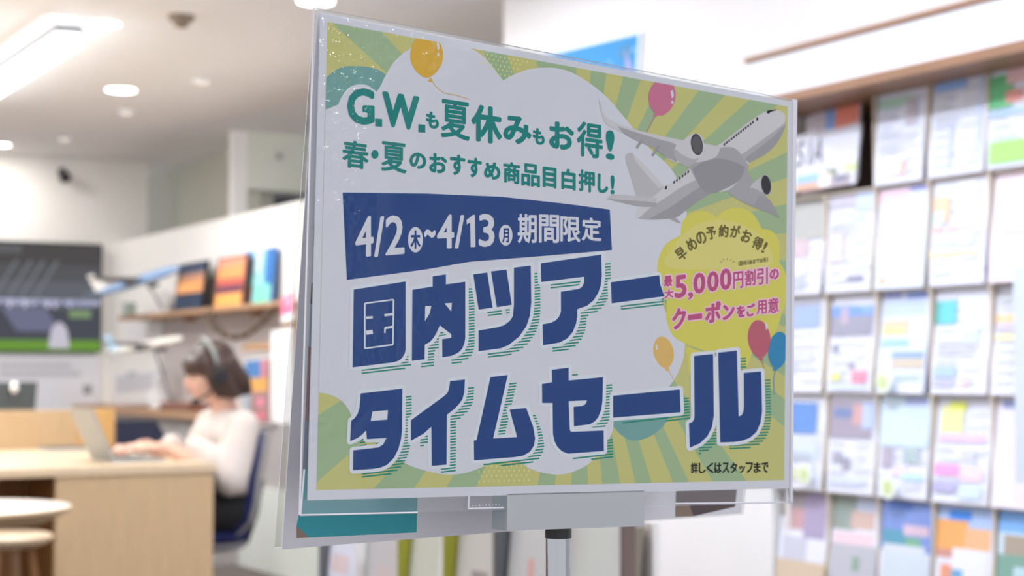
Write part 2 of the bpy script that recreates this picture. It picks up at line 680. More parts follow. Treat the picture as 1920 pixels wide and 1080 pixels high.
for r in range(5):
    for k in range(12):
        x, y = 905 + k * 8.2 + (r % 2) * 4, 101 + r * 8.2 + k * 1.5
        if abs(x - 945) < 62 - (y - 100) * 1.15 and y < 146:
            pr.disc((x, y), 1.5, P_DOT, L3, 8, 2.0)
pr.build('dot_print', poster)


def balloon(name, cx, cy, rx, ry, m, knot, string, hl, lean=0.0):
    pr = Print()
    prof = []
    for k in range(28):
        a = 2 * math.pi * k / 28
        x, y = math.sin(a), -math.cos(a)
        if y > 0:
            x *= 1 - .22 * y * y
        prof.append((cx + rx * x + lean * y * rx, cy + ry * y))
    pr.shape(prof, m, L4)
    if knot:
        kx, ky = knot
        pr.shape([(kx, ky - 5), (kx + 5, ky + 3), (kx + 2, ky + 2), (kx, ky + 5), (kx - 3, ky + 2), (kx - 6, ky + 3)], m, L4)
    if string:
        pr.line(smooth([(p[0], p[1]) for p in string], 5, False), 1.1, m, L4)
    hx, hy, hr = hl
    pr.shape([(hx - hr * .35, hy - hr), (hx + hr * .3, hy - hr * 1.3), (hx + hr * .55, hy + hr * .4), (hx, hy + hr)], P_WHITE, L5)
    if rx > 24:
        pr.disc((hx + 1, hy + hr * 2.0), hr * .3, P_WHITE, L5, 10, hr * .5)
    return pr.build(name, poster)


balloon('balloon_print', 799.5, 105, 31, 41, P_ORA, (807, 150), [(810, 153), (818, 163), (832, 174), (852, 178), (878, 186)], (820, 88, 7), .0)
balloon('balloon_print', 1241, 182, 25.5, 35, P_PINK, (1229, 215), [(1228, 217), (1222, 228), (1213, 245)], (1259, 178, 7), -.1)
balloon('balloon_print', 1244, 661, 19, 30, P_ORAL, (1251, 692), [(1252, 695), (1258, 703), (1262, 712)], (1230, 652, 5), .2)
balloon('balloon_print', 1423, 636, 21.5, 36, P_RED, (1427, 673), [(1428, 676), (1432, 690)], (1436, 613, 6), .1)
balloon('balloon_print', 1459, 657, 19, 35, P_BLUE, (1453, 692), [(1453, 695), (1450, 715), (1452, 740)], (1490, 640, 4), -.15)

# yellow coupon cloud
pr = Print()
pr.shape(smooth([(1236, 530, 1), (1232, 508), (1236, 480), (1250, 456), (1276, 441, 1), (1280, 415), (1298, 399), (1322, 396), (1343, 407, 1), (1362, 393), (1388, 390), (1412, 402), (1428, 429, 1), (1448, 434), (1461, 455), (1461, 492, 1), (1473, 515), (1474, 560), (1464, 592, 1), (1456, 618), (1440, 638), (1412, 654), (1372, 663), (1325, 659), (1286, 645, 1), (1262, 630), (1249, 598), (1249, 560)]), P_YEL, L3)
pr.shape(smooth([(1250, 500), (1262, 462), (1300, 425), (1350, 412), (1410, 430), (1445, 470), (1440, 500), (1350, 505)]), P_YELL, L4)
pr.shape([(1286, 650), (1325, 661), (1372, 664), (1412, 655), (1400, 690), (1290, 700)], P_YEL, L2)
pr.build('coupon_cloud', poster)

# the aeroplane picture
pr = Print()


def ap(pts):
    return [(1100 + p[0] / 4.155, 160 + p[1] / 4.155) + tuple(p[2:]) for p in pts]


def gy(v, b=4):
    return pm((v, v, v + b))


pr.shape(smooth(ap([(640, 1040, 1), (690, 1028, 1), (735, 1075, 1), (700, 1072, 1)]), 3), gy(160), L4)
pr.shape(smooth(ap([(1240, 660, 1), (1290, 735), (1340, 830), (1430, 900), (1505, 1035, 1), (1420, 992), (1300, 950), (1160, 880), (1080, 810, 1)]), 4), gy(150), L4)
pr.shape(smooth(ap([(1240, 660, 1), (1290, 735), (1340, 830), (1300, 930, 1), (1160, 880), (1080, 810, 1)]), 4), gy(158), L4)
pr.shape(smooth(ap([(355, 525, 1), (318, 532), (300, 560), (310, 620), (345, 725), (385, 860, 1), (470, 885), (545, 850, 1), (602, 790, 1), (580, 765), (500, 675), (420, 595)]), 4), gy(176), L4)
pr.shape(smooth(ap([(355, 525, 1), (420, 595), (500, 675), (602, 790, 1), (560, 800, 1), (470, 700), (380, 590)]), 4), gy(192), L4)
fus = [(1546, 265), (1540, 230), (1512, 202), (1460, 190), (1400, 202), (1330, 238), (1200, 332), (1060, 442), (1000, 478), (900, 560), (800, 648), (690, 738), (600, 792), (540, 850), (420, 940), (380, 1000), (400, 1038), (470, 1046), (570, 1045), (690, 1030), (760, 985), (850, 915), (950, 845), (1100, 815), (1200, 720), (1265, 605), (1400, 530), (1480, 450), (1530, 360)]
pr.shape(smooth(ap(fus), 4), gy(194), L4)
pr.shape(smooth(ap([(1546, 265), (1532, 300), (1440, 370), (1330, 450), (1200, 540, 1), (1265, 605, 1), (1400, 530), (1480, 450), (1530, 360)]), 4), gy(166), L4 + .00001)
pr.shape(smooth(ap([(1540, 310), (1440, 410), (1330, 495), (1225, 575, 1), (1265, 605, 1), (1400, 530), (1480, 450), (1528, 365)]), 4), gy(150), L4 + .00002)
pr.shape(smooth(ap([(860, 730, 1), (740, 790), (620, 870), (500, 950), (400, 1038, 1), (470, 1046), (570, 1045), (690, 1030), (760, 985), (850, 915), (960, 842, 1)]), 4), gy(166), L4 + .00001)
pr.shape(smooth(ap([(900, 780, 1), (790, 850), (680, 930), (540, 1010), (480, 1044, 1), (570, 1045), (690, 1030), (760, 985), (850, 915), (960, 842, 1)]), 4), gy(148), L4 + .00002)
pr.shape(smooth(ap([(800, 645, 1), (880, 575), (1000, 500), (1100, 480), (1165, 500), (1225, 570), (1258, 650), (1190, 735), (1090, 800), (960, 845), (880, 790)]), 4), gy(158), L4 + .00003)
pr.shape(smooth(ap([(820, 650, 1), (900, 600), (1020, 570), (1130, 590), (1235, 640, 1), (1190, 735), (1090, 800), (960, 845), (880, 790)]), 4), gy(142), L4 + .00004)
# near wing
pr.shape(smooth(ap([(92, 108, 1), (108, 140), (122, 200), (160, 255), (240, 298), (380, 345), (560, 390), (740, 425), (900, 450), (1040, 480, 1), (1000, 560), (860, 600), (690, 602), (600, 548), (540, 500), (430, 452), (300, 385), (230, 342), (180, 322), (138, 285), (108, 200)]), 4), gy(190), L5)
pr.shape(smooth(ap([(235, 318, 1), (400, 372), (560, 420), (700, 470), (700, 600, 1), (600, 548), (540, 500), (430, 452), (300, 385)]), 4), gy(156), L5 + .00001)
for a, b in (((430, 425), (385, 490)), ((562, 470), (508, 550))):
    (x0, y0), (x1, y1) = ap([a, b])
    pr.stroke((x0, y0), (x1, y1), 5, gy(148), L5 + .00002)
# engines
pr.shape(smooth(ap([(745, 432), (808, 385), (850, 376), (892, 398), (912, 460), (906, 520), (872, 568), (810, 628), (765, 632), (706, 586), (680, 520), (695, 470)]), 4), gy(192), L6)
pr.shape(smooth(ap([(690, 500), (740, 540), (820, 575), (872, 568), (810, 628), (765, 632), (706, 586), (680, 540)]), 4), gy(168), L6 + .00001)
pr.shape(smooth(ap([(1362, 712), (1400, 698), (1428, 750), (1434, 830), (1404, 858), (1300, 852), (1264, 820), (1290, 765)]), 4), gy(184), L6)
pr.shape(smooth(ap([(1290, 800), (1404, 858), (1300, 852), (1264, 820)]), 4), gy(160), L6 + .00001)


def oval(c, rx, ry, rot, m, h):
    pts = []
    for k in range(24):
        a = 2 * math.pi * k / 24
        x, y = rx * math.cos(a), ry * math.sin(a)
        pts.append((c[0] + x * math.cos(rot) - y * math.sin(rot), c[1] + x * math.sin(rot) + y * math.cos(rot)))
    pr.shape(ap(pts), m, h)


oval((855, 461), 46, 84, -.16, gy(56), L6 + .00002)
oval((857, 463), 38, 74, -.16, gy(92), L6 + .00003)
oval((1394, 776), 38, 76, -.13, gy(60), L6 + .00002)
oval((1396, 778), 31, 67, -.13, gy(94), L6 + .00003)
# tail plane
pr.shape(smooth(ap([(150, 886, 1), (178, 862), (215, 852), (390, 862), (545, 880, 1), (535, 945, 1), (420, 945), (290, 918)]), 4), gy(182), L6)
pr.shape(smooth(ap([(150, 886, 1), (390, 900), (540, 915, 1), (535, 945, 1), (420, 945), (290, 918)]), 4), gy(158), L6 + .00001)
dk = pm((34, 36, 46))
for k in range(13):
    t = k / 12
    (x, y), = ap([(1070 + 222 * t, 460 - 172 * t)])
    pr.shape([(x - 1.3, y - 1.6), (x + 1.5, y - 3.2), (x + 1.3, y + 1.8), (x - 1.5, y + 3)], dk, L6)
for k in range(6):
    t = k / 5
    (x, y), = ap([(678 + 110 * t, 755 - 80 * t)])
    pr.shape([(x - 1.3, y - 1.6), (x + 1.5, y - 3.2), (x + 1.3, y + 1.8), (x - 1.5, y + 3)], dk, L6)
for q in ((1325, 262), (615, 797)):
    (x, y), = ap([q])
    pr.shape([(x - 1.5, y - 2), (x + 1.8, y - 4), (x + 1.5, y + 2.5), (x - 1.8, y + 4)], dk, L6)
pr.shape(ap([(1398, 215), (1405, 198), (1440, 192), (1478, 186), (1470, 196), (1430, 208), (1415, 222)]), dk, L6)
pr.build('aeroplane_print', poster)

# the date banner
pr = Print()
pr.shape([(642, 361), (800, 363), (940, 369), (1060, 382), (1143, 393), (1147, 469), (1030, 479), (880, 491), (800, 505), (650, 525)], P_NAVY, L3)
pr.build('date_banner', poster)

LINE1 = [('G', 650, 164, 702, 235), ('.', 703, 222, 716, 238), ('W', 716, 171, 786, 246), ('.', 784, 233, 797, 249), ('も', 798, 208, 822.5, 243), ('夏', 826, 185, 881, 265), ('休', 883, 194, 941, 272), ('み', 943, 214, 996, 274), ('も', 998, 239, 1021, 273), ('お', 1029, 226, 1076, 284), ('得', 1081, 226, 1130, 299), ('!', 1135, 243, 1152, 301)]
LINE2 = [('春', 641, 261, 691, 319), ('●', 696, 281, 709, 298), ('夏', 714, 264, 762, 326), ('の', 767, 284, 799, 319), ('お', 804, 286, 838, 327), ('す', 843, 288, 872, 331), ('す', 876, 294, 903, 335), ('め', 907, 302, 938, 339), ('商', 943, 302, 975, 346), ('品', 977, 305, 1012, 352), ('目', 1017, 312, 1043, 354), ('白', 1052, 315, 1079, 358), ('押', 1084, 317, 1115, 362), ('し', 1120, 325, 1140, 364), ('!', 1144, 328, 1152, 365)]
DATE = [('4', 666, 404, 700, 484, -.12), ('/', 701, 405, 720, 482, -.1), ('2', 722, 402, 758, 479, -.08), ('~', 795, 430, 816, 446, 0), ('4', 819, 402, 851, 467, -.05), ('/', 852, 403, 870, 466, -.03), ('1', 873, 402, 892, 464, 0), ('3', 897, 401, 927, 463, 0), ('期', 970, 401, 1006, 456, .0), ('間', 1010, 402, 1048, 456, .03), ('限', 1050, 405, 1088, 455, .06), ('定', 1090, 407, 1127, 453, .05)]
BIGC = [('最', 1244, 516, 1260, 538), ('大', 1245, 541, 1262, 560), ('5', 1264, 514, 1287, 560), (',', 1289, 547, 1299, 562), ('0', 1299, 510, 1322, 552), ('0', 1325, 507, 1347, 548), ('0', 1349, 502, 1371, 545), ('円', 1374, 508, 1393, 542), ('割', 1396, 504, 1416, 537), ('引', 1418, 501, 1439, 535), ('の', 1442, 503, 1460, 525), ('ク', 1259, 576, 1286, 619), ('ー', 1289, 587, 1316, 601), ('ポ', 1321, 564, 1351, 607), ('ン', 1354, 569, 1377, 601), ('を', 1380, 572, 1397, 596), ('ご', 1399, 568, 1415, 594), ('用', 1418, 562, 1437, 590), ('意', 1439, 557, 1460, 588)]
ARC = [('早', 1277, 476, -36), ('め', 1296, 458, -28), ('の', 1314, 446, -20), ('予', 1333, 437, -9), ('約', 1356, 433, 1), ('が', 1378, 434, 6), ('お', 1399, 443, 16), ('得', 1420, 456, 22), ('!', 1433, 464, 24)]
NOTE = '詳しくはスタッフまで'
TINY = '(180日前まで出発)'
want = {c[0] for c in LINE1 + LINE2 + DATE + BIGC + ARC} | set(NOTE) | set(TINY) | set('木月SIA')
load_glyphs(sorted(want))

pr = Print()
for ch, x0, y0, x1, y1 in LINE1:
    if ch == '.':
        pr.shape(bq(x0, y0, x1, y1, .08), P_TEAL, L4)
        continue
    glyph(pr, ch, bq(x0, y0, x1, y1, .04 if ch in 'G.' else .14), P_TEAL, L4, 3.0 if ch in 'GW' else 1.5 if ch in '夏得!' else 2.4 if x1 - x0 > 35 else 1.6)
pr.build('season_lettering', poster)
pr = Print()
for ch, x0, y0, x1, y1 in LINE2:
    if ch == '●':
        pr.disc(((x0 + x1) / 2, (y0 + y1) / 2), 6.8, P_TEAL, L4, 20, 8.5)
    else:
        glyph(pr, ch, bq(x0, y0, x1, y1, .12), P_TEAL, L4, 1.3 if ch in '春夏商品押' else 1.6)
pr.build('product_lettering', poster)
pr = Print()
for ch, x0, y0, x1, y1, s in DATE:
    if ch == '1':
        pr.shape([(874, 413), (886, 403), (890, 403), (891, 463), (882, 463.5), (881, 417), (875, 421)], P_WHITE, L4)
        continue
    glyph(pr, ch, bq(x0, y0, x1, y1, s), P_WHITE, L4, 1.5 if ch in '4/23~' else 1.0)
pr.disc((778.5, 449.5), 14, P_WHITE, L4, 32, 24)
glyph(pr, '木', bq(769, 432, 788, 467, 0), P_NAVY, L5, 1.0)
pr.disc((947.7, 441), 12.7, P_WHITE, L4, 32, 19.5)
glyph(pr, '月', bq(941, 428, 954, 455, 0), P_NAVY, L5, .7)
pr.build('date_lettering', poster)
pr = Print()
for ch, cx, cy, a in ARC:
    a = math.radians(a)
    hw, hh = (3, 11) if ch == '!' else (9.5, 12)
    ca, sa = math.cos(a), math.sin(a)
    q = [(cx + x * ca - y * sa, cy + x * sa + y * ca) for x, y in ((-hw, -hh), (hw, -hh), (hw, hh), (-hw, hh))]
    glyph(pr, ch, q, P_OLIVE, L5, .8)
x = 1383.5
for ch in TINY:
    wd = 3 if ch in '()' else 3.6 if ch in '180' else 6.6
    y = 499 - (x - 1383) * .15
    glyph(pr, ch, bq(x, y - 9, x + wd * .88, y, -.15), P_OLIVE, L5, .25)
    x += wd
for k in range(5):
    a = math.radians(-150 + k * 30)
    pr.stroke((1363 + 11 * math.cos(a), 497 + 9 * math.sin(a)), (1363 + 16 * math.cos(a), 497 + 13 * math.sin(a)), 1, P_OLIVE, L5)
pr.build('booking_lettering', poster)


def bw(ch):
    return .7 if ch in '最大割円引用意' else 1.7 if ch in '50クーポン' else 1.1


pr = Print()
for ch, x0, y0, x1, y1 in BIGC:
    glyph(pr, ch, bq(x0, y0, x1, y1, -.11), P_PINKH, L5, bw(ch) + 2.4, bw(ch))
for ch, x0, y0, x1, y1 in BIGC:
    glyph(pr, ch, bq(x0, y0, x1, y1, -.11), P_MAG, L6, bw(ch))
pr.build('coupon_lettering', poster)
pr = Print()
x = 1295
for ch in NOTE:
    small = ch == 'ッ'
    glyph(pr, ch, bq(x + (2 if small else 0), 867.5 + (6 if small else 0) - (x - 1295) * .008, x + 13.2, 887.5 - (x - 1295) * .008, -.01), P_BLACK, L5, .5)
    x += 14.7
pr.build('staff_note_lettering', poster)


# ---- the big headline
def q1(pts):
    return [(640 + x / 4.5, 480 + y / 4.5) for x, y in pts]


def q2(pts):
    return [(940 + x / 4.5, 460 + y / 4.5) for x, y in pts]


def q3(pts):
    return [(640 + x / 4.5, 680 + y / 4.5) for x, y in pts]


def q4(pts):
    return [(920 + x / 4.5, 680 + y / 4.5) for x, y in pts]


def q5(pts):
    return [(1180 + x / 3.375, 600 + y / 3.375) for x, y in pts]


HEAD = [
    [q1([(102, 283), (540, 215), (540, 790), (533, 820), (515, 855), (485, 882), (440, 897), (92, 940)])],
    [q1([(597, 285), (768, 258), (768, 172), (880, 155), (880, 240), (1043, 217), (1043, 690), (1036, 735), (1018, 780), (985, 815), (930, 842), (850, 855), (848, 702), (925, 690), (925, 660), (828, 585), (800, 650), (775, 690), (745, 725), (702, 748), (700, 872), (592, 885)]), q1([(705, 423), (757, 420), (745, 480), (703, 550)]), q1([(868, 400), (930, 395), (925, 468)])],
    [[(886.7, 514.5), (913, 511), (923, 577), (897, 580.5)]],
    [[(920, 509), (949, 505.5), (959, 571.5), (931, 576)]],
    [[(963, 502), (994.5, 498), (995.5, 567), (993, 591), (986.7, 611), (973, 631), (953, 647), (938, 653), (896.7, 658.5), (896.7, 619.5), (929, 614.5), (944, 610), (955, 602), (961, 593), (963, 571)]],
    [q2([(330, 152), (840, 78), (845, 260), (836, 340), (815, 400), (775, 465), (720, 510), (637, 540), (637, 600), (628, 660), (600, 730), (555, 785), (490, 820), (350, 843), (345, 667), (420, 652), (460, 630), (485, 600), (500, 560), (500, 392), (650, 368), (678, 352), (695, 315), (695, 265), (335, 310)])],
    [q2([(922, 312), (1330, 252), (1338, 330), (1372, 430), (928, 490)])],
    [q3([(160, 260), (513, 218), (510, 560), (500, 650), (478, 730), (440, 805), (385, 860), (330, 885), (270, 895), (95, 908), (97, 740), (310, 715), (350, 690), (378, 635), (213, 645), (207, 570), (175, 605), (135, 635), (72, 662), (80, 490), (110, 468), (135, 430), (150, 380), (158, 310)]), q3([(260, 412), (390, 400), (385, 480), (245, 492)])],
    [q3([(915, 155), (1040, 142), (1035, 250), (1018, 310), (985, 355), (945, 395), (888, 440), (885, 860), (760, 870), (757, 540), (690, 600), (585, 658), (585, 485), (860, 285), (890, 258), (905, 225)])],
    [[(919, 707), (951.5, 703), (924, 822), (969, 819.5), (955, 768), (986, 765), (999, 800), (1002.7, 822), (1000.5, 835.5), (993, 847), (980, 854.5), (965, 857), (888.4, 863), (887.8, 826), (893, 825)]],
    [q4([(513, 60), (655, 42), (655, 150), (945, 122), (940, 330), (930, 395), (905, 460), (875, 495), (835, 520), (700, 537), (697, 372), (770, 365), (797, 350), (810, 318), (655, 325), (665, 560), (670, 578), (685, 583), (950, 572), (952, 745), (650, 768), (600, 748), (560, 710), (535, 660), (523, 600), (520, 340), (432, 340), (430, 180), (515, 165)])],
    [[(1149, 742), (1274, 730), (1275.5, 773), (1149, 783)]],
    [q5([(407, 228), (528, 215), (533, 600), (522, 675), (492, 735), (445, 780), (380, 808), (375, 655), (397, 645), (408, 625), (410, 600)])],
    [q5([(560, 207), (678, 193), (690, 610), (710, 600), (720, 575), (723, 540), (722, 335), (832, 325), (838, 580), (828, 650), (802, 708), (762, 745), (715, 763), (660, 772), (573, 775)])],
]
SHX, SHY, SL = 17.5, 12.5, -.115
pr = Print()
for ci, loops in enumerate(HEAD):
    sl = SL if ci < 12 else -.05
    sh = [[(x + SHX, y + SHY) for x, y in l] for l in loops]
    segs = [(l[i], l[(i + 1) % len(l)]) for l in sh for i in range(len(l))]
    rot = [((a[0], a[1] - sl * a[0]), (b[0], b[1] - sl * b[0])) for a, b in segs]
    y0, y1 = min(a[1] for a, b in rot), max(a[1] for a, b in rot)
    y = y1 - 1.6
    while y > y0:
        xs = sorted(a[0] + (b[0] - a[0]) * (y - a[1]) / (b[1] - a[1]) for a, b in rot if (a[1] <= y) != (b[1] <= y))
        for xa, xb in zip(xs[::2], xs[1::2]):
            if ci == 6:
                xb = min(xb, 1243)
            pr.stroke((xa, y + sl * xa), (xb, y + sl * xb), 2.6, P_HATCH, L3)
        y -= 5.4
pr.build('headline_shadow_print', poster)
pr = Print()
for ci, loops in enumerate(HEAD):
    if ci != 6:
        pr.fat(loops[0], 6.5, P_HALO, L4)
pr.fat(q2([(922, 312), (1318, 253), (1340, 425), (928, 490)]), 6.5, P_HALO, L4)
pr.build('headline_outline', poster)
pr = Print()
for ci, loops in enumerate(HEAD):
    if ci == 6:
        pr.shape(q2([(922, 312), (1330, 252), (1338, 330), (1372, 430), (928, 490)]), P_NAVY, L5)
        continue
    pr.shape(loops[0], P_NAVY, L5, loops[1:])
fr = q1([(195, 400), (437, 368), (432, 748), (195, 780)])
for i in range(4):
    pr.stroke(fr[i], fr[(i + 1) % 4], 2.8, P_HALO, L6)
for a, b, wd in (((205, 521), (262, 517), 4.5), ((205, 648), (262, 640), 8), ((360, 500), (432, 491), 4.5), ((365, 608), (432, 598), 4.5), ((365, 605), (364, 650), 3)):
    A, B = q1([a, b])
    pr.stroke(A, B, wd, P_HALO, L6)
pr.build('headline_lettering', poster)

# clear wrinkled film over the sheet
fm = clear('laminate_film', (1, 1, 1), .06, .02)
nt = fm.node_tree
tc = nt.nodes.new('ShaderNodeTexCoord')
gl = [n for n in nt.nodes if n.type == 'BSDF_GLOSSY'][0]
n1 = nt.nodes.new('ShaderNodeTexNoise'); n1.inputs['Scale'].default_value = 16; n1.inputs['Detail'].default_value = 1
n2 = nt.nodes.new('ShaderNodeTexNoise'); n2.inputs['Scale'].default_value = 150; n2.inputs['Detail'].default_value = 2
mk = nt.nodes.new('ShaderNodeTexNoise'); mk.inputs['Scale'].default_value = 11; mk.inputs['Detail'].default_value = 0
rp = nt.nodes.new('ShaderNodeValToRGB')
rp.color_ramp.elements[0].position = .53
rp.color_ramp.elements[1].position = .72
for n in (n1, n2, mk):
    nt.links.new(tc.outputs['Object'], n.inputs['Vector'])
nt.links.new(mk.outputs['Fac'], rp.inputs[0])
vd = nt.nodes.new('ShaderNodeVectorMath'); vd.operation = 'DOT_PRODUCT'; vd.inputs[1].default_value = E1
nt.links.new(tc.outputs['Object'], vd.inputs[0])
mr = nt.nodes.new('ShaderNodeMapRange'); mr.inputs[1].default_value = -.2; mr.inputs[2].default_value = -.06; mr.inputs[3].default_value = 1; mr.inputs[4].default_value = .12
nt.links.new(vd.outputs['Value'], mr.inputs[0])
mm = nt.nodes.new('ShaderNodeMath'); mm.operation = 'MULTIPLY'
nt.links.new(rp.outputs[0], mm.inputs[0]); nt.links.new(mr.outputs[0], mm.inputs[1])
mu = nt.nodes.new('ShaderNodeMath'); mu.operation = 'MULTIPLY'
nt.links.new(n2.outputs['Fac'], mu.inputs[0]); nt.links.new(mm.outputs[0], mu.inputs[1])
ma = nt.nodes.new('ShaderNodeMath'); ma.operation = 'MULTIPLY_ADD'; ma.inputs[1].default_value = 1.5
nt.links.new(mu.outputs[0], ma.inputs[0]); nt.links.new(n1.outputs['Fac'], ma.inputs[2])
bp = nt.nodes.new('ShaderNodeBump'); bp.inputs['Strength'].default_value = .35; bp.inputs['Distance'].default_value = .006
nt.links.new(ma.outputs[0], bp.inputs['Height']); nt.links.new(bp.outputs[0], gl.inputs['Normal'])
mb = MB()
slab(mb, [(597, 23), (1489, 188.5), (1481, 918), (573, 941)], .0008, .00095, fm)
o = mb.build('laminate_film', poster)
o.visible_shadow = True

# ---- the larger sheet clamped behind it
back = thing('notice_sheet', sb(960, 1000, 0), 'larger white laminated sheet with a teal block, tilted behind the sale poster', 'poster')
PB = pm((212, 212, 220), 0)
mb = MB(); slab(mb, [(596, 22), (1482, 192), (1389, 962), (529, 1030)], -.0006, 0, PB, place=sb); mb.build('sheet', back)
mb = MB(); slab(mb, [(591, 16), (1486, 188), (1395, 966), (516, 1028)], -.0012, -.0007, clear('laminate_margin', (.93, .94, .93), .1, .1), M_EDGE, place=sb); mb.build('laminate_margin', back)
BQ = [(596, 22), (1482, 192), (1389, 962), (529, 1030)]
pr = Print(sb)
TB = pm((72, 160, 172), 0)
pr.shape([(560, 966), (568, 880), (784, 880), (781, 998), (579, 1008), (556, 985)], TB, L1, clipq=False)
pr.shape([(556, 985), (579, 1008), (556, 1009)], pm((150, 128, 118), 0), L1, clipq=False)
pr.shape([(1268, 900), (1384, 895), (1378, 950), (1300, 968), (1266, 969)], pm((96, 86, 88), 0), L1, clipq=False)
pr.shape([(1268, 946), (1290, 940), (1300, 968), (1266, 969)], pm((140, 124, 112), 0), L2, clipq=False)
for y0, y1, c in ((420, 460, (60, 58, 66)), (460, 530, (190, 190, 200)), (530, 570, (50, 52, 62)), (570, 650, (130, 160, 178)), (650, 790, (132, 92, 98)), (790, 880, (104, 122, 150))):
    xa, xb = 604 - (y0 - 100) * .047, 604 - (y1 - 100) * .047
    pr.shape([(xa, y0), (xa + 300, y0), (xb + 300, y1), (xb, y1)], pm(c, 0), L1, clipq=False)
pr.build('picture_print', back)
# ------------------------------------------------------------------ ceiling lights and fittings
DL = [(227, 168, .165, 'large round recessed downlight, lit, between the tube light and the post'), (199, 44, .125, 'round lit downlight next to the near end of the tube light'),
      (592, 2, .155, 'round lit downlight straight above the corner of the sale poster'), (3, 271, .12, 'small lit downlight near the back wall above the television'),
      (33, 141, .11, 'round lit downlight half hidden below the tube light')]
for px, py, d, lab in DL:
    p = atZ(px, py, CEIL)
    t = thing('downlight', p, lab, 'ceiling light', 'recessed downlights')
    mb = MB(); mb.lathe((p.x, p.y, CEIL - .004), [(d / 2 + .012, 0), (d / 2 + .012, .004), (d / 2, .004), (d / 2, 0)], M_RACK, 32); mb.build('trim_ring', t)
    mb = MB(); mb.lathe((p.x, p.y, CEIL - .007), [(d / 2 - .01, 0), (d / 2, .003), (d / 2, .006)], M_LAMP, 32); mb.build('diffuser', t)
    area('downlight_glow', (p.x, p.y, CEIL - .012), d, 6, (1, .95, .9), parent=t)
# added downlights, unseen, to brighten racks and room and spark the poster film
for x, y, pw, c in ((1.95, 3.3, 28, (.79, .87, 1)), (2.0, 1.4, 30, (.79, .87, 1)), (2.6, 5.4, 14, (.95, .95, 1)), (-.9, 1.6, 12, (1, .97, .94)), (2.6, -1.0, 8, (.95, .97, 1)), (3.1, -2.2, 8, (.95, .97, 1)), (1.9, -.8, 8, (.95, .97, 1)), (.2, 6.2, 7, (1, .96, .92)), (.6, 8.9, 8, (1, .97, .94)), (1.0, 10.2, 12, (1, .97, .94))):
    t = thing('downlight', (x, y, CEIL), 'added downlight, unseen, in the ceiling over the %s' % {1.95: 'low leaflet rack', 2.0: 'near end of the tall rack', 2.6: 'white wall', -.9: 'place before the poster', 1.9: 'shop entrance', 2.6: 'side of the shop entrance', 3.1: 'outer end of the white side wall', .2: 'round table', .6: 'desk', 1.0: 'back of the shop'}[x], 'ceiling light', 'added downlights out of view')
    mb = MB(); mb.lathe((x, y, CEIL - .004), [(.09, 0), (.09, .004), (.075, .004), (.075, 0)], M_RACK, 32); mb.build('trim_ring', t)
    mb = MB(); mb.lathe((x, y, CEIL - .007), [(.065, 0), (.075, .003), (.075, .006)], M_LAMP, 32); mb.build('diffuser', t)
    area('downlight_glow', (x, y, CEIL - .012), .15, pw, c, parent=t)
for px, py, wd, lab in ((380, 149, .085, 'small pale square ceiling fitting nearest the poster'), (237, 207, .08, 'small pale square ceiling fitting below the large downlight'), (120, 257, .08, 'faint pale square ceiling fitting near the back wall')):
    p = atZ(px, py, CEIL)
    t = thing('ceiling_fitting', p, lab, 'ceiling fitting', 'pale square ceiling fittings')
    mb = MB(); mb.box(p.x - wd / 2, p.y - wd / 2, CEIL - .018, p.x + wd / 2, p.y + wd / 2, CEIL, M_COOL); mb.build('housing', t, bevel=.004)
    mb = MB(); mb.box(p.x - wd / 3, p.y - wd / 3, CEIL - .022, p.x + wd / 3, p.y + wd / 3, CEIL - .018, glow('fitting_glow', (255, 238, 226), .9)); mb.build('lens', t)
p = atZ(340, 30, CEIL)
t = thing('smoke_detector', p, 'dim beige dome smoke detector on the ceiling', 'smoke detector')
M_BEIGE = mat('dull_beige_plastic', (140, 126, 108), .6)
mb = MB(); mb.lathe((p.x, p.y, CEIL - .02), [(.055, 0), (.06, .01), (.06, .02)], M_BEIGE, 32); mb.build('base', t)
mb = MB(); mb.lathe((p.x, p.y, CEIL - .055), [(.012, 0), (.032, .008), (.042, .035)], M_BEIGE, 32); mb.build('dome', t)
p = atY(122, 333, 12.1)
t = thing('security_camera', (p.x, 12.2, p.z), 'small dark security camera on the back wall above the television', 'camera')
mb = MB(); mb.lathe((p.x, 12.17, p.z + .05), [(.03, 0), (.03, .03)], M_DGREY, 20, axis=1); mb.tube([(p.x, 12.18, p.z + .05), (p.x, 12.12, p.z + .02)], .012, M_DGREY); mb.build('bracket', t)
mb = MB(); mb.ball((p.x, 12.1, p.z), (.042, .045, .042), M_BLACK); mb.build('dome', t)
p = atX(524, 293, 8) if False else atY(524, 293, 10.29)
t = thing('wall_sensor', p, 'tiny grey sensor on the bulkhead beside the white post', 'sensor')
mb = MB(); mb.lathe((p.x, 10.275, p.z), [(.015, 0), (.022, .01), (.022, .025)], M_GREYP, 16, axis=1); mb.build('cover', t)

# linear tube light hung just under the ceiling
nr = atZ(138, 66, 2.66)
fx, fy = nr.x, nr.y
t = thing('tube_light', (fx, fy + 1.2, 2.64), 'long bright linear tube light hung under the ceiling', 'ceiling light')
mb = MB(); mb.box(fx - .085, fy, 2.665, fx + .045, fy + 2.5, 2.71, M_SILVER); mb.build('housing', t, bevel=.006)
mb = MB(); mb.tube([(fx + .0, fy + .01 * 0, 2.645), (fx, fy + .03, 2.64), (fx, fy + 2.47, 2.64), (fx, fy + 2.5, 2.645)], [.02, .045, .045, .02], M_TUBE, 20); mb.build('tube', t)
for yy in (.25, 2.2):
    mb = MB(); mb.tube([(fx - .02, fy + yy, 2.71), (fx - .02, fy + yy, CEIL)], .012, M_GREYM); mb.build('hanger', t)
area('tube_glow', (fx, fy + 1.25, 2.585), .09, 22, (.9, .96, 1), 'RECTANGLE', 2.4, parent=t)
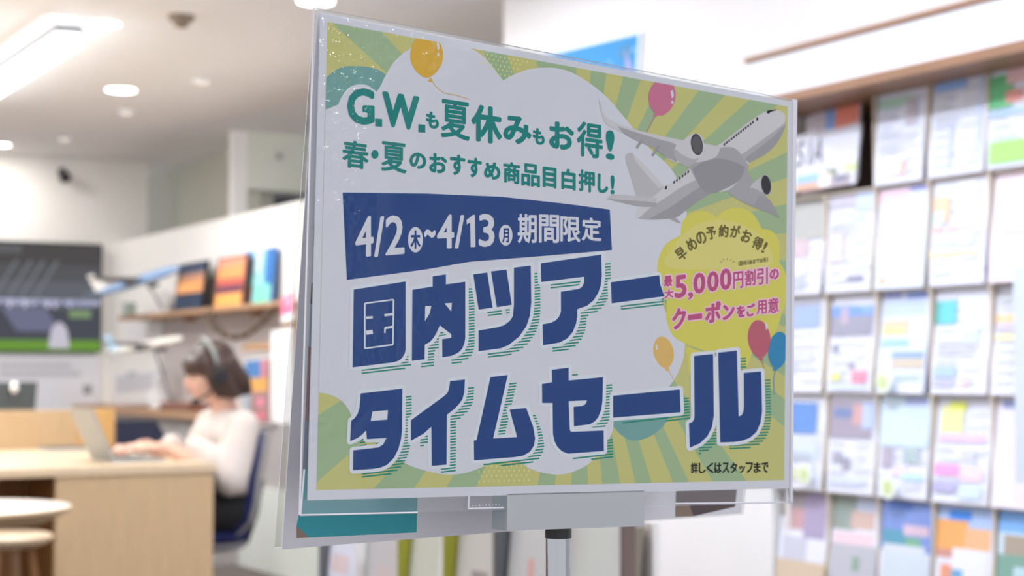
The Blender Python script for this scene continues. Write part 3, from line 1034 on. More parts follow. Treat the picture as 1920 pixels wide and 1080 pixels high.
area('tube_uplight', (fx - .02, fy + 1.25, 2.72), .14, 1.3, (.9, .96, 1), 'RECTANGLE', 2.4, rot=(math.pi, 0, 0), parent=t)

for x, y, hl, pw in ((.3, 5.2, 1.2, 50), (.3, 8.4, 1.2, 50), (2.2, 3.2, .6, 16)):  # unseen uplighters, added to brighten the ceiling and the upper wall
    t = thing('tube_light', (x, y, 2.2), 'added linear uplighter, unseen, over the %s' % ('front of the seating area' if y == 5.2 else 'back of the seating area' if y > 6 else 'leaflet racks'), 'ceiling light', 'added uplighters out of view')
    mb = MB(); mb.box(x - .06, y - hl, 2.2, x + .06, y + hl, 2.26, M_SILVER); mb.build('housing', t, bevel=.004)
    for yy in (-1, 1):
        mb = MB(); mb.tube([(x, y + yy * hl * .8, 2.26), (x, y + yy * hl * .8, CEIL)], .006, M_GREYM); mb.build('hanger', t)
    area('added_uplight', (x, y, 2.27), .1, pw, (1, .985, .97), 'RECTANGLE', hl * 1.9, rot=(math.pi, 0, 0), parent=t)

# ------------------------------------------------------------------ back wall: television and notice board
def rectY(mb, x0, y0, x1, y1, D, m, sx0=0, sx1=0):
    """flat print on a wall facing -Y, by outline"""
    mb.poly([atY(x0 + sx1, y1, D), atY(x1 + sx1, y1, D), atY(x1 + sx0, y0, D), atY(x0 + sx0, y0, D)], m)


def rectX(mb, a, b, c, d, D, m):
    mb.poly([atX(*q, D) for q in (a, b, c, d)], m)


tr, tb = atY(193, 458, 12.12), atY(190, 661, 12.12)
zt, zb_, xr = tr.z, tb.z, tr.x
t = thing('television', (xr - .74, 12.2, zb_), 'flat television on the back wall showing a floodlit stadium', 'television')
mb = MB(); mb.box(xr - 1.48, 12.13, zb_, xr, 12.19, zt, M_BLACK); mb.build('case', t, bevel=.004)


def scr(name, rgb, s=1.0):
    return glow(name, rgb, s)


mb = MB()
W_, H_, yS = 1.46, zt - zb_ - .02, 12.1285
n_ = [0]


def sr(u0, v0, u1, v1, m, sk=0.0):
    n_[0] += 1
    x0 = xr - .01 - W_
    yy = yS - .0002 * n_[0]
    z0 = zt - .01
    mb.poly([(x0 + u0 * W_ + sk, yy, z0 - v1 * H_), (x0 + u1 * W_ + sk, yy, z0 - v1 * H_), (x0 + u1 * W_, yy, z0 - v0 * H_), (x0 + u0 * W_, yy, z0 - v0 * H_)], m)


sr(0, 0, 1, 1, scr('screen_dark', (78, 78, 82)))
sr(0, 0, 1, .2, scr('screen_sky', (70, 68, 68)))
sr(0, .35, 1, .55, scr('screen_mist', (88, 90, 96)))
sr(0, .52, 1, .57, scr('screen_crowd', (150, 152, 176)))
for k in range(26):
    sr(.02 + k * .037, .52 + random.random() * .05, .035 + k * .037, .585 + random.random() * .03, scr('screen_fan', random.choice([(190, 190, 214), (120, 124, 150), (160, 160, 190), (96, 100, 116)])))
sr(0, .62, 1, .9, scr('screen_stand', (68, 70, 78)))
sr(.5, .6, .72, .82, scr('screen_beam_low', (98, 100, 122)), .12)
sr(.84, .62, .95, .69, scr('screen_green_light', (112, 134, 100)))
sr(0, .9, 1, 1, scr('screen_grass', (96, 134, 56)))
for u in (.5, .57, .63, .7):
    sr(u + .07, .16, u + .085, .5, scr('screen_beam', (106, 108, 114)), -.16)
sr(.12, .02, .6, .1, scr('screen_score', (88, 88, 90)))
mb.build('screen', t)
mb = MB()
cx = xr - .01 - W_ + .79 * W_
n_[0] = 40
for k in range(9):
    f = k / 9
    hw = .055 * math.sqrt(max(0, 1 - (1 - f) ** 2)) + .02
    zz = zb_ + .03 + (1 - f) * .19
    mb.poly([(cx - hw, 12.117, zz - .022), (cx + hw, 12.117, zz - .022), (cx + hw, 12.117, zz), (cx - hw, 12.117, zz)], scr('screen_figure', (176, 172, 184)))
mb.build('player_picture', t)

zA, zB = atY(100, 666, 12.17).z, .55
xb = atY(186, 700, 12.17).x
t = thing('notice_board', (xb - .6, 12.2, zB), 'white notice board with faint grey lines below the television', 'notice board')
mb = MB(); mb.box(xb - 1.3, 12.17, zB, xb, 12.198, zA, mat('board_white', (232, 234, 242), .5)); mb.build('board', t)
M_FAINT = mat('faint_grey_print', (196, 198, 206), .6)
mb = MB()
for x0, x1, y0, y1 in ((0, 130, 682, 690), (0, 150, 697, 706)):
    x = x0
    while x < x1:
        wd = random.uniform(5, 9)
        rectY(mb, x, y0, x + wd * .8, y1, 12.168, M_FAINT)
        x += wd
rectY(mb, 156, 722, 172, 739, 12.168, mat('grey_print', (150, 152, 160), .6))
mb.build('print', t)

# ------------------------------------------------------------------ shelves on the partition
XS = 3.40
z1 = atX(530, 563, XS).z
y0s, y1s = atX(533, 565, XS).y, atX(221, 598, XS).y
zb0 = z1 - .028
t = thing('wall_shelf', (3.52, (y0s + y1s) / 2, zb0), 'long wooden wall shelf holding frames and a model aeroplane', 'shelf')
mb = MB(); mb.box(XS, y0s, zb0, 3.65, y1s, z1, M_SHELF); mb.build('top_board', t, bevel=.003)
ya = atX(455, 650, XS).y
zl0 = atX(500, 656, XS).z
mb = MB(); mb.box(XS, y0s, zl0, 3.65, ya, zl0 + .04, M_SHELF); mb.build('lower_board', t, bevel=.003)
mb = MB(); mb.box(XS, y0s, zl0 + .04, 3.65, y0s + .03, zb0, M_SHELF); mb.build('side_board', t, bevel=.003)
yk = atX(303, 620, 3.635).y
mb = MB(); mb.box(3.635, y0s, atX(280, 766, 3.40).z, 3.649, yk, zb0, mat('shelf_shade_mauve', (206, 198, 196), .7, noise=.02, nscale=5)); mb.build('back_panel', t)  # added panel; the shade under the shelf is put into its grey-mauve colour
for px in (300, 420):
    yy = atX(px, 600, XS).y
    mb = MB(); mb.box(3.56, yy - .008, zb0 - .03, 3.634, yy + .008, zb0, M_SHELF); mb.build('bracket', t)
ztop = z1


def frame(name, label, cat, px0, px1, ptop, blocks, X=3.52, frame_m=None, depth=.02):
    """a picture standing on the shelf, leaning back a little; blocks: (u0, v0, u1, v1, colour)"""
    ya, yb = atX(px0, 520, X).y, atX(px1, 520, X).y         # far, near
    z1_ = atX((px0 + px1) / 2, ptop, X).z
    h = z1_ - ztop
    lean = .1 * h
    t = thing(name, (X, (ya + yb) / 2, ztop), label, cat, 'pictures standing on the wall shelf')

    def P(u, v, d=0):
        return Vector((X + lean * (1 - v) - d, ya + (yb - ya) * u, ztop + h * (1 - v)))
    mb = MB()
    mb.hexa([P(0, 1), P(1, 1), P(1, 1) + Vector((depth, 0, 0)), P(0, 1) + Vector((depth, 0, 0))], [P(0, 0), P(1, 0), P(1, 0) + Vector((depth, 0, 0)), P(0, 0) + Vector((depth, 0, 0))], frame_m or M_BLACK)
    mb.build('frame', t)
    mb = MB()
    for i, (u0, v0, u1, v1, c) in enumerate(blocks):
        d = .0006 * (i + 1)
        mb.poly([P(u0, v1, d), P(u1, v1, d), P(u1, v0, d), P(u0, v0, d)], mat('cover_%d_%d_%d' % c, c, .5))
    mb.build('picture', t)
    return t


frame('picture_frame', 'dark framed sunset picture on the shelf next to the model aeroplane', 'picture', 326, 379, 492,
      [(.04, .03, .96, .97, (64, 78, 104)), (.04, .22, .96, .42, (190, 140, 116)), (.04, .36, .96, .62, (236, 164, 104)), (.1, .44, .7, .56, (250, 186, 120)), (.04, .62, .96, .97, (50, 66, 92)), (.04, .03, .96, .14, (44, 62, 96))])
frame('picture_frame', 'orange sunset picture in a brown frame in the middle of the shelf', 'picture', 400, 455, 480,
      [(.04, .03, .96, .97, (222, 128, 92)), (.08, .06, .92, .2, (226, 160, 130)), (.06, .2, .94, .42, (250, 164, 100)), (.06, .42, .94, .55, (214, 100, 84)), (.06, .55, .94, .72, (116, 62, 84)), (.06, .72, .94, .97, (248, 176, 96))], frame_m=mat('frame_brown', (84, 58, 56), .5))
frame('picture_frame', 'bright blue and turquoise poster at the near end of the shelf', 'picture', 449, 506, 468,
      [(0, 0, 1, 1, (150, 214, 236)), (.0, .0, .3, .45, (96, 170, 234)), (.34, .0, .62, .4, (206, 236, 246)), (.74, .0, 1, .66, (50, 118, 196)), (.3, .45, .75, .62, (160, 226, 224)), (.5, .62, .95, .95, (132, 226, 196)), (.05, .62, .4, .98, (226, 164, 100))], X=3.575, frame_m=mat('frame_blue', (70, 120, 180), .5))


def model_plane(label, tail, nose, body, Xa, Xb, tailcol, zstand):
    """model airliner on a stand; tail and nose are the outline ends"""
    A, B = atX(*tail, Xa), atX(*nose, Xb)
    d = (B - A).normalized()
    L = (B - A).length
    side = Vector((d.y, -d.x, 0)).normalized()
    up = side.cross(d)
    if up.z < 0:
        up = -up
    t = thing('model_aeroplane', ((A + B) / 2).to_tuple()[:2] + (zstand,), label, 'model aeroplane', 'model aeroplanes by the partition')
    mb = MB()
    r = L * .048
    mb.tube([A + d * L * q for q in (0, .06, .18, .35, .8, .92, .98, 1)], [r * q for q in (.15, .45, .8, 1, 1, .8, .4, .05)], body, 16)
    mb.build('fuselage', t)

    def fin(name, base0, base1, tip0, tip1, th, m):
        mb = MB()
        n = (base1 - base0).cross(tip0 - base0).normalized() * th
        mb.hexa([base0 - n, base1 - n, base1 + n, base0 + n], [tip0 - n * .3, tip1 - n * .3, tip1 + n * .3, tip0 + n * .3], m)
        mb.build(name, t)
    for sgn in (-1, 1):
        s_ = side * sgn
        fin('wing', A + d * L * .62 + s_ * r * .6, A + d * L * .42 + s_ * r * .6, A + d * L * .33 + s_ * L * .42 + up * L * .06, A + d * L * .27 + s_ * L * .42 + up * L * .06, .004, M_GREYM)
        fin('tailplane', A + d * L * .12 + s_ * r * .3, A + d * L * .03 + s_ * r * .3, A + d * L * .0 + s_ * L * .16, A - d * L * .03 + s_ * L * .16, .003, body)
        mb = MB(); c = A + d * L * .55 + s_ * L * .16 - up * r * .9
        mb.tube([c - d * L * .06, c - d * L * .02, c + d * L * .04, c + d * L * .05], [r * .3, r * .5, r * .5, r * .4], M_GREYM, 14)
        mb.build('engine', t)
    fin('tail_fin', A + d * L * .16 + up * r * .6, A + d * L * .01 + up * r * .3, A - d * L * .0 + up * L * .2, A - d * L * .07 + up * L * .2, .004, tailcol)
    mid = A + d * L * .6
    mb = MB(); mb.tube([mid - up * r * .8, Vector((3.47, mid.y, zstand + .012))], .006, M_GREYM); mb.build('stand_post', t)
    mb = MB(); mb.lathe((3.47, mid.y, zstand), [(L * .1, 0), (L * .1, .006), (L * .04, .014)], M_RACK, 24); mb.build('stand_base', t)
    return t


M_PLANE = mat('model_white_blue', (150, 182, 224), .4)
M_TAILW = mat('model_white', (240, 236, 228), .4)
model_plane('white and blue model aeroplane flying nose up above the wall shelf', (180, 552), (338, 502), M_PLANE, 3.12, 3.5, M_TAILW, ztop)
zl = atX(280, 766, 3.40).z
model_plane('white model aeroplane with grey wings under the wall shelf', (206, 662), (345, 634), M_TAILW, 3.15, 3.46, mat('model_light_blue', (178, 208, 230), .4), zl)
p = atX(241, 575, 3.5)
t = thing('clock', (3.5, p.y, ztop), 'small grey green block clock at the far end of the wall shelf', 'clock')
mb = MB(); mb.box(3.47, p.y - .05, ztop, 3.54, p.y + .05, ztop + .1, mat('grey_green', (150, 164, 158), .5)); mb.build('case', t, bevel=.006)
mb = MB(); mb.box(3.4685, p.y - .04, ztop + .012, 3.47, p.y + .04, ztop + .088, mat('clock_face', (176, 190, 184), .4)); mb.build('face', t)
p = atX(290, 575, 3.55)
t = thing('paper_card', (3.55, p.y, ztop), 'white card standing behind the model aeroplane stand', 'card')
mb = MB(); mb.box(3.58, p.y - .17, ztop, 3.59, p.y + .13, ztop + .16, M_COOL); mb.build('card', t)

# bead garland
t = thing('bead_garland', atX(450, 600, 3.39), 'brown wooden bead garland drooping below the wall shelf', 'garland')
gp = smooth([(393, 588), (400, 606), (415, 624), (440, 632), (465, 625), (490, 606), (511, 583)], 4, False)
mb = MB(); mb.tube([atX(x, y, 3.39) for x, y in gp], .003, M_WOODB, 6); mb.build('string', t)
M_BEAD = mat('bead_brown', (82, 64, 48), .6)
for i, (x, y) in enumerate(gp):
    mb = MB(); mb.ball(atX(x, y, 3.39), .015 if i % 3 else .02, M_BEAD, 12, 8); mb.build('bead', t)

# notices on the partition
def wallpaper_sheet(name, label, cat, q, blocks, X=3.628):
    c = [atX(*p, X) for p in q]                         # TL TR BR BL
    t = thing(name, ((c[2] + c[3]) / 2), label, cat, 'papers on the partition')
    mb = MB()
    o_ = Vector((.004, 0, 0))
    mb.hexa([c[3], c[2], c[2] + o_, c[3] + o_], [c[0], c[1], c[1] + o_, c[0] + o_], M_COOL)
    mb.build('sheet', t)
    if blocks:
        mb = MB()
        for i, (u0, v0, u1, v1, cc) in enumerate(blocks):
            def P(u, v):
                return (c[0] * (1 - u) + c[1] * u) * (1 - v) + (c[3] * (1 - u) + c[2] * u) * v - Vector((.0006 * (i + 1), 0, 0))
            mb.poly([P(u0, v1), P(u1, v1), P(u1, v0), P(u0, v0)], mat('cover_%d_%d_%d' % cc, cc, .5))
        mb.build('print', t)
    return t


wallpaper_sheet('flyer', 'pink and white flyer past the near end of the wall shelf', 'flyer', [(527, 560), (551, 545), (551, 600), (527, 606)], [(0, 0, 1, .72, (238, 120, 160)), (.3, .1, .8, .4, (246, 170, 196))], X=3.385)
wallpaper_sheet('travel_poster', 'blue and orange travel poster on the partition behind the seated woman', 'poster', [(455, 673), (510, 668), (510, 798), (455, 796)],
                [(.04, .03, .96, .97, (226, 214, 206)), (.1, .04, .62, .3, (88, 152, 222)), (.62, .04, .86, .36, (232, 156, 176)), (.1, .3, .86, .5, (248, 184, 96)), (.86, .04, .96, .5, (170, 130, 120)), (.3, .5, .96, .97, (176, 136, 134)), (.5, .6, .76, .72, (240, 150, 176)), (.5, .8, .8, .93, (228, 126, 146)), (.06, .5, .3, .97, (176, 188, 200))])
wallpaper_sheet('notice', 'tall white notice with pale blue lines on the partition', 'notice', [(508, 622), (548, 612), (548, 796), (508, 790)], [(.25, .3, .4, .85, (206, 216, 240)), (.55, .25, .68, .8, (214, 222, 242))], X=3.388)
wallpaper_sheet('blank_card', 'blank white card directly under the wall shelf', 'card', [(236, 607), (304, 598), (304, 646), (236, 652)], [])
wallpaper_sheet('notice', 'white notice with a grey picture above the wooden ledge', 'notice', [(214, 700), (300, 690), (300, 756), (214, 760)], [(.06, .12, .94, .62, (206, 208, 216)), (.3, .0, .5, .2, (196, 200, 206))], X=3.6)

# wooden ledge below, with a low tray
ye0, ye1 = atX(372, 770, 3.36).y, atX(186, 770, 3.36).y
t = thing('display_ledge', (3.5, (ye0 + ye1) / 2, 0), 'wooden display ledge on a grey base along the partition', 'ledge')
mb = MB(); mb.box(3.36, ye0, zl - .05, 3.65, 12.18, zl, M_SHELF); mb.build('top', t, bevel=.003)
mb = MB(); mb.box(3.42, ye0 + .04, 0, 3.63, 12.15, zl - .05, M_GREYP); mb.build('base', t)
ya, yb = atX(368, 760, 3.42).y, atX(312, 760, 3.42).y
t = thing('leaflet_tray', (3.44, (ya + yb) / 2, zl), 'reddish brown wooden leaflet tray on the display ledge', 'tray')
mb = MB()
M_TRAY = mat('red_brown_wood', (142, 92, 78), .5, noise=.08)
mb.box(3.38, ya, zl, 3.52, yb, zl + .008, M_TRAY)
for b in ((3.38, ya, 3.388, yb), (3.512, ya, 3.52, yb), (3.38, ya, 3.52, ya + .008), (3.38, yb - .008, 3.52, yb)):
    mb.box(b[0], b[1], zl, b[2], b[3], zl + .045, M_TRAY)
mb.build('tray', t)
p = atX(298, 728, 3.5)
t = thing('paper_figure', (3.5, p.y, zl), 'small white paper ornament on the display ledge', 'ornament')
mb = MB(); mb.lathe((3.5, p.y, zl), [(.06, 0), (.075, .05), (.07, .1), (.04, .14), (.05, .17), (.035, .21), (.0, .23)], M_COOL, 20); mb.build('body', t)

# ------------------------------------------------------------------ reception desk
YD = 6.4
pr_ = atY(401, 868, YD)
ZT = pr_.z
XR = pr_.x
XL = atY(106, 878, YD).x
t = thing('reception_desk', (XL, YD, 0), 'light wooden reception desk with a plain end panel', 'desk')
mb = MB(); mb.box(.2, YD - .01, ZT - .036, XR + .01, 9.6, ZT, M_WOODTOP); mb.build('top', t, bevel=.003)
mb = MB(); mb.box(XL, YD, 0, XR, YD + .04, ZT - .036, M_WOOD); mb.build('end_panel', t, bevel=.002)
mb = MB(); mb.box(XL, YD + .04, 0, XL + .03, 9.55, ZT - .036, M_WOODB); mb.build('side_panel', t)
mb = MB(); mb.box(.2, YD + .42, 0, XL, YD + .45, ZT - .036, M_WOODB); mb.build('back_panel', t)
mb = MB(); mb.box(1.7, 9.5, 0, XR, 9.54, ZT - .036, M_WOOD); mb.build('end_panel', t)
for px, py in ((172, 892), (347, 884)):
    p = atY(px, py, YD)
    mb = MB(); mb.lathe((p.x, YD - .002, p.z), [(.008, 0), (.009, .002)], M_SHELF, 16, axis=1); mb.build('screw_cap', t)
YV = 8.0
xa, zv = atY(214, 770, YV).x, atY(100, 769, YV).z
t = thing('desk_divider', (1.4, YV, ZT), 'light wooden privacy screen standing across the desk top', 'divider')
mb = MB(); mb.box(.3, YV, ZT, xa - .17, YV + .04, zv, M_WOOD); mb.build('panel', t, bevel=.002)
mb = MB(); mb.box(xa - .17, YV - .02, ZT, xa, YV + .06, zv + .002, M_WOODO); mb.build('end_post', t, bevel=.002)
# monitor beyond the divider
YM = 8.7
pA, pB = atY(74, 716, YM), atY(69, 766, YM)
t = thing('monitor', (pA.x - .26, YM, ZT), 'dark grey computer monitor showing above the privacy screen', 'monitor')
mb = MB(); mb.hexa([(pA.x - .54, YM, pA.z - .32), (pB.x - .02, YM, pA.z - .32), (pB.x - .02, YM + .035, pA.z - .32), (pA.x - .54, YM + .035, pA.z - .32)], [(pA.x - .52, YM + .03, pA.z), (pA.x, YM + .03, pA.z), (pA.x, YM + .065, pA.z), (pA.x - .52, YM + .065, pA.z)], M_DGREY); mb.build('case', t, bevel=.006)
zc_ = pA.z - .16
mb = MB(); mb.tube([(pA.x - .27, YM + .05, zc_), (pA.x - .27, YM + .09, ZT + .02)], .02, M_DGREY); mb.build('neck', t)
mb = MB(); mb.lathe((pA.x - .27, YM + .07, ZT), [(.11, 0), (.11, .012), (.03, .02)], M_DGREY, 24); mb.build('foot', t)
p = atY(25, 726, YM)
t = thing('glint_shape', (p.x, YM, p.z - .03), 'added white shape standing in for a glint on the dark monitor', 'glint_shape')  # made-up white shape for a bright reflection seen at the monitor
mb = MB(); mb.ball((p.x, YM - .02, p.z), (.022, .02, .03), mat('glint_white', (240, 240, 240), .15, coat=1)); mb.build('body', t)
mb = MB(); mb.box(p.x - .008, YM - .012, p.z - .06, p.x + .008, YM + .004, p.z - .02, M_GREYM); mb.build('clip', t)

# laptop: lid leans away from the woman, hinge along the desk
HX = 2.0
hy0, hy1 = 6.62, 6.95
t = thing('laptop', (HX + .1, (hy0 + hy1) / 2, ZT), 'open silver laptop on the desk facing the seated woman', 'laptop')
M_LID = mat('laptop_silver', (158, 164, 166), .35, metal=.3)
mb = MB(); mb.box(HX, hy0, ZT, HX + .215, hy1, ZT + .014, M_LID); mb.build('base', t, bevel=.003)
mb = MB(); mb.box(HX + .03, hy0 + .02, ZT + .0142, HX + .13, hy1 - .02, ZT + .0152, M_DGREY); mb.build('keyboard', t)
mb = MB(); dx, dz = -.092, .205
mb.hexa([(HX + .006, hy0, ZT + .012), (HX + .006, hy1, ZT + .012), (HX - .002, hy1, ZT + .010), (HX - .002, hy0, ZT + .010)], [(HX + .006 + dx, hy0, ZT + .012 + dz), (HX + .006 + dx, hy1, ZT + .012 + dz), (HX - .002 + dx, hy1, ZT + .010 + dz), (HX - .002 + dx, hy0, ZT + .010 + dz)], M_LID)
mb.build('lid', t)
mb = MB(); mb.hexa([(HX + .0075 - .004, hy0 + .01, ZT + .022), (HX + .0075 - .004, hy1 - .01, ZT + .022), (HX + .0065 - .004, hy1 - .01, ZT + .022), (HX + .0065 - .004, hy0 + .01, ZT + .022)], [(HX + .0072 + dx * .96, hy0 + .01, ZT + .012 + dz * .96), (HX + .0072 + dx * .96, hy1 - .01, ZT + .012 + dz * .96), (HX + .0062 + dx * .96, hy1 - .01, ZT + .012 + dz * .96), (HX + .0062 + dx * .96, hy0 + .01, ZT + .012 + dz * .96)], scr('laptop_screen', (190, 200, 215), .8)); mb.build('screen', t)
p = atZ(132, 846, ZT)
t = thing('notebook', (p.x, p.y, ZT), 'dark closed notebook lying on the desk behind the laptop lid', 'notebook')
mb = MB(); mb.box(p.x - .1, p.y - .02, ZT + .002, p.x + .12, p.y + .2, ZT + .014, M_COOL); mb.build('pages', t)
mb = MB(); mb.box(p.x - .104, p.y - .025, ZT + .014, p.x + .124, p.y + .205, ZT + .018, M_DGREY); mb.box(p.x - .104, p.y - .025, ZT, p.x + .124, p.y + .205, ZT + .002, M_DGREY); mb.build('cover', t)


# ------------------------------------------------------------------ office chairs
def office_chair(x, y, zs, rz, label, up, shell):
    """seat faces -X before turning by rz"""
    t = thing('office_chair', (x, y, 0), label, 'office chair', 'blue office chairs at the desk')
    R = Matrix.Rotation(rz, 3, 'Z')

    def T(mb):
        mb.v = [R @ (v - Vector((x, y, 0))) + Vector((x, y, 0)) for v in mb.v]
        return mb
    mb = MB()
    vs, fs = [], []
    nx, ny = 8, 8

    def blob(fn, name, m):
        mb = MB(); fn(mb, m); T(mb).build(name, t, bevel=0)
    mb = MB(); mb.ball((x, y, zs - .035), (.21, .21, .05), up, 24, 10); T(mb).build('seat', t)
    mb = MB(); mb.ball((x, y, zs - .075), (.2, .2, .035), shell, 20, 8); T(mb).build('seat_shell', t)
    path = [(.13, zs - .03), (.185, zs + .03), (.205, zs + .12), (.215, zs + .22), (.235, zs + .32), (.25, zs + .4)]
    for name, m, off, th in (('backrest', up, 0, .028), ('back_shell', shell, .03, .012)):
        mb = MB()
        rows = []
        for i, (dx, z) in enumerate(path):
            f = i / (len(path) - 1)
            hw = .21 * (1 - .25 * abs(f - .55) ** 2 * 3) if 0 < i < len(path) - 1 else .15
            ring = []
            for k in range(13):
                u = -1 + 2 * k / 12
                cv = .03 * (u * u)
                ring.append((x + dx + off - cv, y + u * hw, z))
            rows.append(ring)
        vs = [Vector(p) for r in rows for p in r] + [Vector(p) + Vector((th, 0, 0)) for r in rows for p in r]
        n, k_ = 13, len(rows)
        fs = []
        for i in range(k_ - 1):
            for j in range(n - 1):
                a = i * n + j
                fs.append((a, a + 1, a + n + 1, a + n))
                b = a + n * k_
                fs.append((b + n, b + n + 1, b + 1, b))
        q = n * k_
        for i in range(k_ - 1):
            fs.append((i * n, (i + 1) * n, q + (i + 1) * n, q + i * n))
            fs.append(((i + 1) * n + n - 1, i * n + n - 1, q + i * n + n - 1, q + (i + 1) * n + n - 1))
        for j in range(n - 1):
            fs.append((j + 1, j, q + j, q + j + 1))
            a = (k_ - 1) * n
            fs.append((a + j, a + j + 1, q + a + j + 1, q + a + j))
        mb.mesh(vs, fs, m, True)
        T(mb).build(name, t)
    mb = MB(); mb.tube([(x + .1, y, zs - .08), (x + .19, y, zs - .06), (x + .225, y, zs + .05), (x + .25, y, zs + .2)], .018, M_BLACK); T(mb).build('back_bracket', t)
    mb = MB(); mb.lathe((x, y, .1), [(.03, 0), (.03, .12), (.022, .13), (.022, zs - .2)], M_BLACK, 20); T(mb).build('gas_lift', t)
    for k in range(5):
        a = 2 * math.pi * k / 5 + .3
        e = Vector((x + .29 * math.cos(a), y + .29 * math.sin(a), .075))
        mb = MB(); mb.tube([(x, y, .115), (x + .15 * math.cos(a), y + .15 * math.sin(a), .1), e], [.028, .022, .016], M_BLACK); lg = T(mb).build('leg', t)
        mb = MB(); mb.lathe((e.x - .012 * 0, e.y, .028), [(.028, -.018), (.028, .018)], M_BLACK, 18, axis=0); T(mb).build('caster', lg)
    return t


PX, PY = 2.60, 6.8
ZS = .50
office_chair(PX - .14, PY + .06, ZS - .01, math.radians(-17), 'blue office chair the woman is sitting on', M_NAVY, M_CHAIRG)
p = atY(222, 800, 8.75)
office_chair(p.x, 8.75, .49, math.radians(60), 'empty navy office chair behind the desk divider', M_NAVY2, M_DGREY)

# ------------------------------------------------------------------ round table and stool
p = atZ(-68, 951, .74)
TX, TY = p.x, p.y
ed = atZ(135, 946, .74)
TR = (Vector((ed.x, ed.y)) - Vector((TX, TY))).length
M_TABLE = mat('table_pale_top', (236, 226, 214), .35, noise=.02)
t = thing('round_table', (TX, TY, 0), 'round pale wooden table in front of the reception desk', 'table')
mb = MB(); mb.lathe((TX, TY, .69), [(TR - .075, 0), (TR - .02, .028), (TR, .04), (TR, .048), (TR - .004, .05)], M_WOOD, 64, smooth=False)
mb.lathe((TX, TY, .74), [(TR - .004, 0), (TR - .008, .0015)], M_TABLE, 64); mb.build('top', t)
mb = MB(); mb.lathe((TX, TY, .03), [(.035, 0), (.035, .6), (.12, .66)], M_GREYM, 24); mb.build('pedestal', t)
mb = MB(); mb.lathe((TX, TY, 0), [(.24, 0), (.24, .012), (.05, .03)], M_GREYM, 40); mb.build('base', t)
p = atZ(10, 1001, .575)
SX, SY = p.x, p.y
t = thing('stool', (SX, SY, 0), 'round wooden stool with splayed legs behind the round table', 'stool')
mb = MB(); mb.lathe((SX, SY, .525), [(.09, 0), (.14, .012), (.165, .03), (.168, .042), (.155, .05), (.08, .046), (0.001, .044)], M_WOODTOP, 40); mb.build('seat', t)
for k in range(4):
    a = math.pi / 4 + k * math.pi / 2 + .2
    mb = MB(); mb.tube([(SX + .09 * math.cos(a), SY + .09 * math.sin(a), .535), (SX + .17 * math.cos(a), SY + .17 * math.sin(a), .002)], [.017, .013], M_WOODB if k % 2 else M_SHELF, 12); mb.build('leg', t)
mb = MB()
pts = [(SX + .14 * math.cos(math.pi / 4 + k * math.pi / 2 + .2), SY + .14 * math.sin(math.pi / 4 + k * math.pi / 2 + .2), .2) for k in range(5)]
for a, b in zip(pts, pts[1:]):
    mb.tube([a, b], .009, M_WOODB, 8)
mb.build('stretcher', t)
# ------------------------------------------------------------------ the seated woman, facing -X
M_SKIN = mat('skin', (226, 180, 156), .55, noise=.03, nscale=30)
M_HAIR = mat('brown_hair', (66, 46, 38), .45, noise=.25, nscale=40, stretch=(3, 3, .5))
M_BLOUSE = mat('cream_blouse', (216, 206, 198), .85, noise=.03, nscale=20, bump=.1)
M_TROUS = mat('black_trousers', (26, 26, 30), .8)
M_LIPS = mat('lips', (176, 96, 92), .4)
M_EYE = mat('eye_dark', (40, 30, 28), .3)
HDX, HDY, HDZ = 2.462, PY, 1.145
person = thing('person', (PX, PY, 0), 'woman with bobbed brown hair in a cream blouse typing at the laptop', 'person')


def fwd(d, s, z):
    """d metres in front of the hips, s metres towards the viewer's side, height z"""
    return Vector((PX - d, PY - s, z))


b = MB()
# head, looking a little down at the screen
hr = Matrix.Rotation(math.radians(-12), 3, 'Y')
HC = Vector((HDX, HDY, HDZ))


def hd(x, y, z):
    return HC + hr @ Vector((x, y, z))


b.ball(hd(.012, 0, .03), (.092, .074, .088), M_SKIN, 24, 16)
b.ball(hd(-.02, 0, -.025), (.07, .062, .085), M_SKIN, 24, 16)
b.ball(hd(-.048, 0, -.075), (.034, .036, .03), M_SKIN)
b.ball(hd(-.07, 0, -.02), (.02, .045, .04), M_SKIN)
b.capsule([hd(-.082, 0, .012), hd(-.098, 0, -.012), hd(-.104, 0, -.022)], [.009, .011, .012], M_SKIN)
b.ball(hd(-.086, 0, -.05), (.012, .024, .012), M_SKIN)
for s in (-1, 1):
    b.ball(hd(.012, s * .076, -.005), (.02, .012, .032), M_SKIN)
    b.ball(hd(-.055, s * .034, -.022), (.026, .022, .024), M_SKIN)
b.capsule([hd(.03, 0, -.05), Vector((2.525, PY, 1.03)), Vector((2.55, PY, .96))], [.052, .05, .06], M_SKIN)
# trunk
for c, r in (((.06, 0, .58), (.12, .17, .1)), ((.05, 0, .68), (.115, .15, .12)), ((.055, 0, .79), (.11, .155, .13)), ((.06, 0, .88), (.1, .165, .1)), ((.05, 0, .94), (.075, .15, .05))):
    b.ball(fwd(*c), r, M_SKIN, 24, 14)
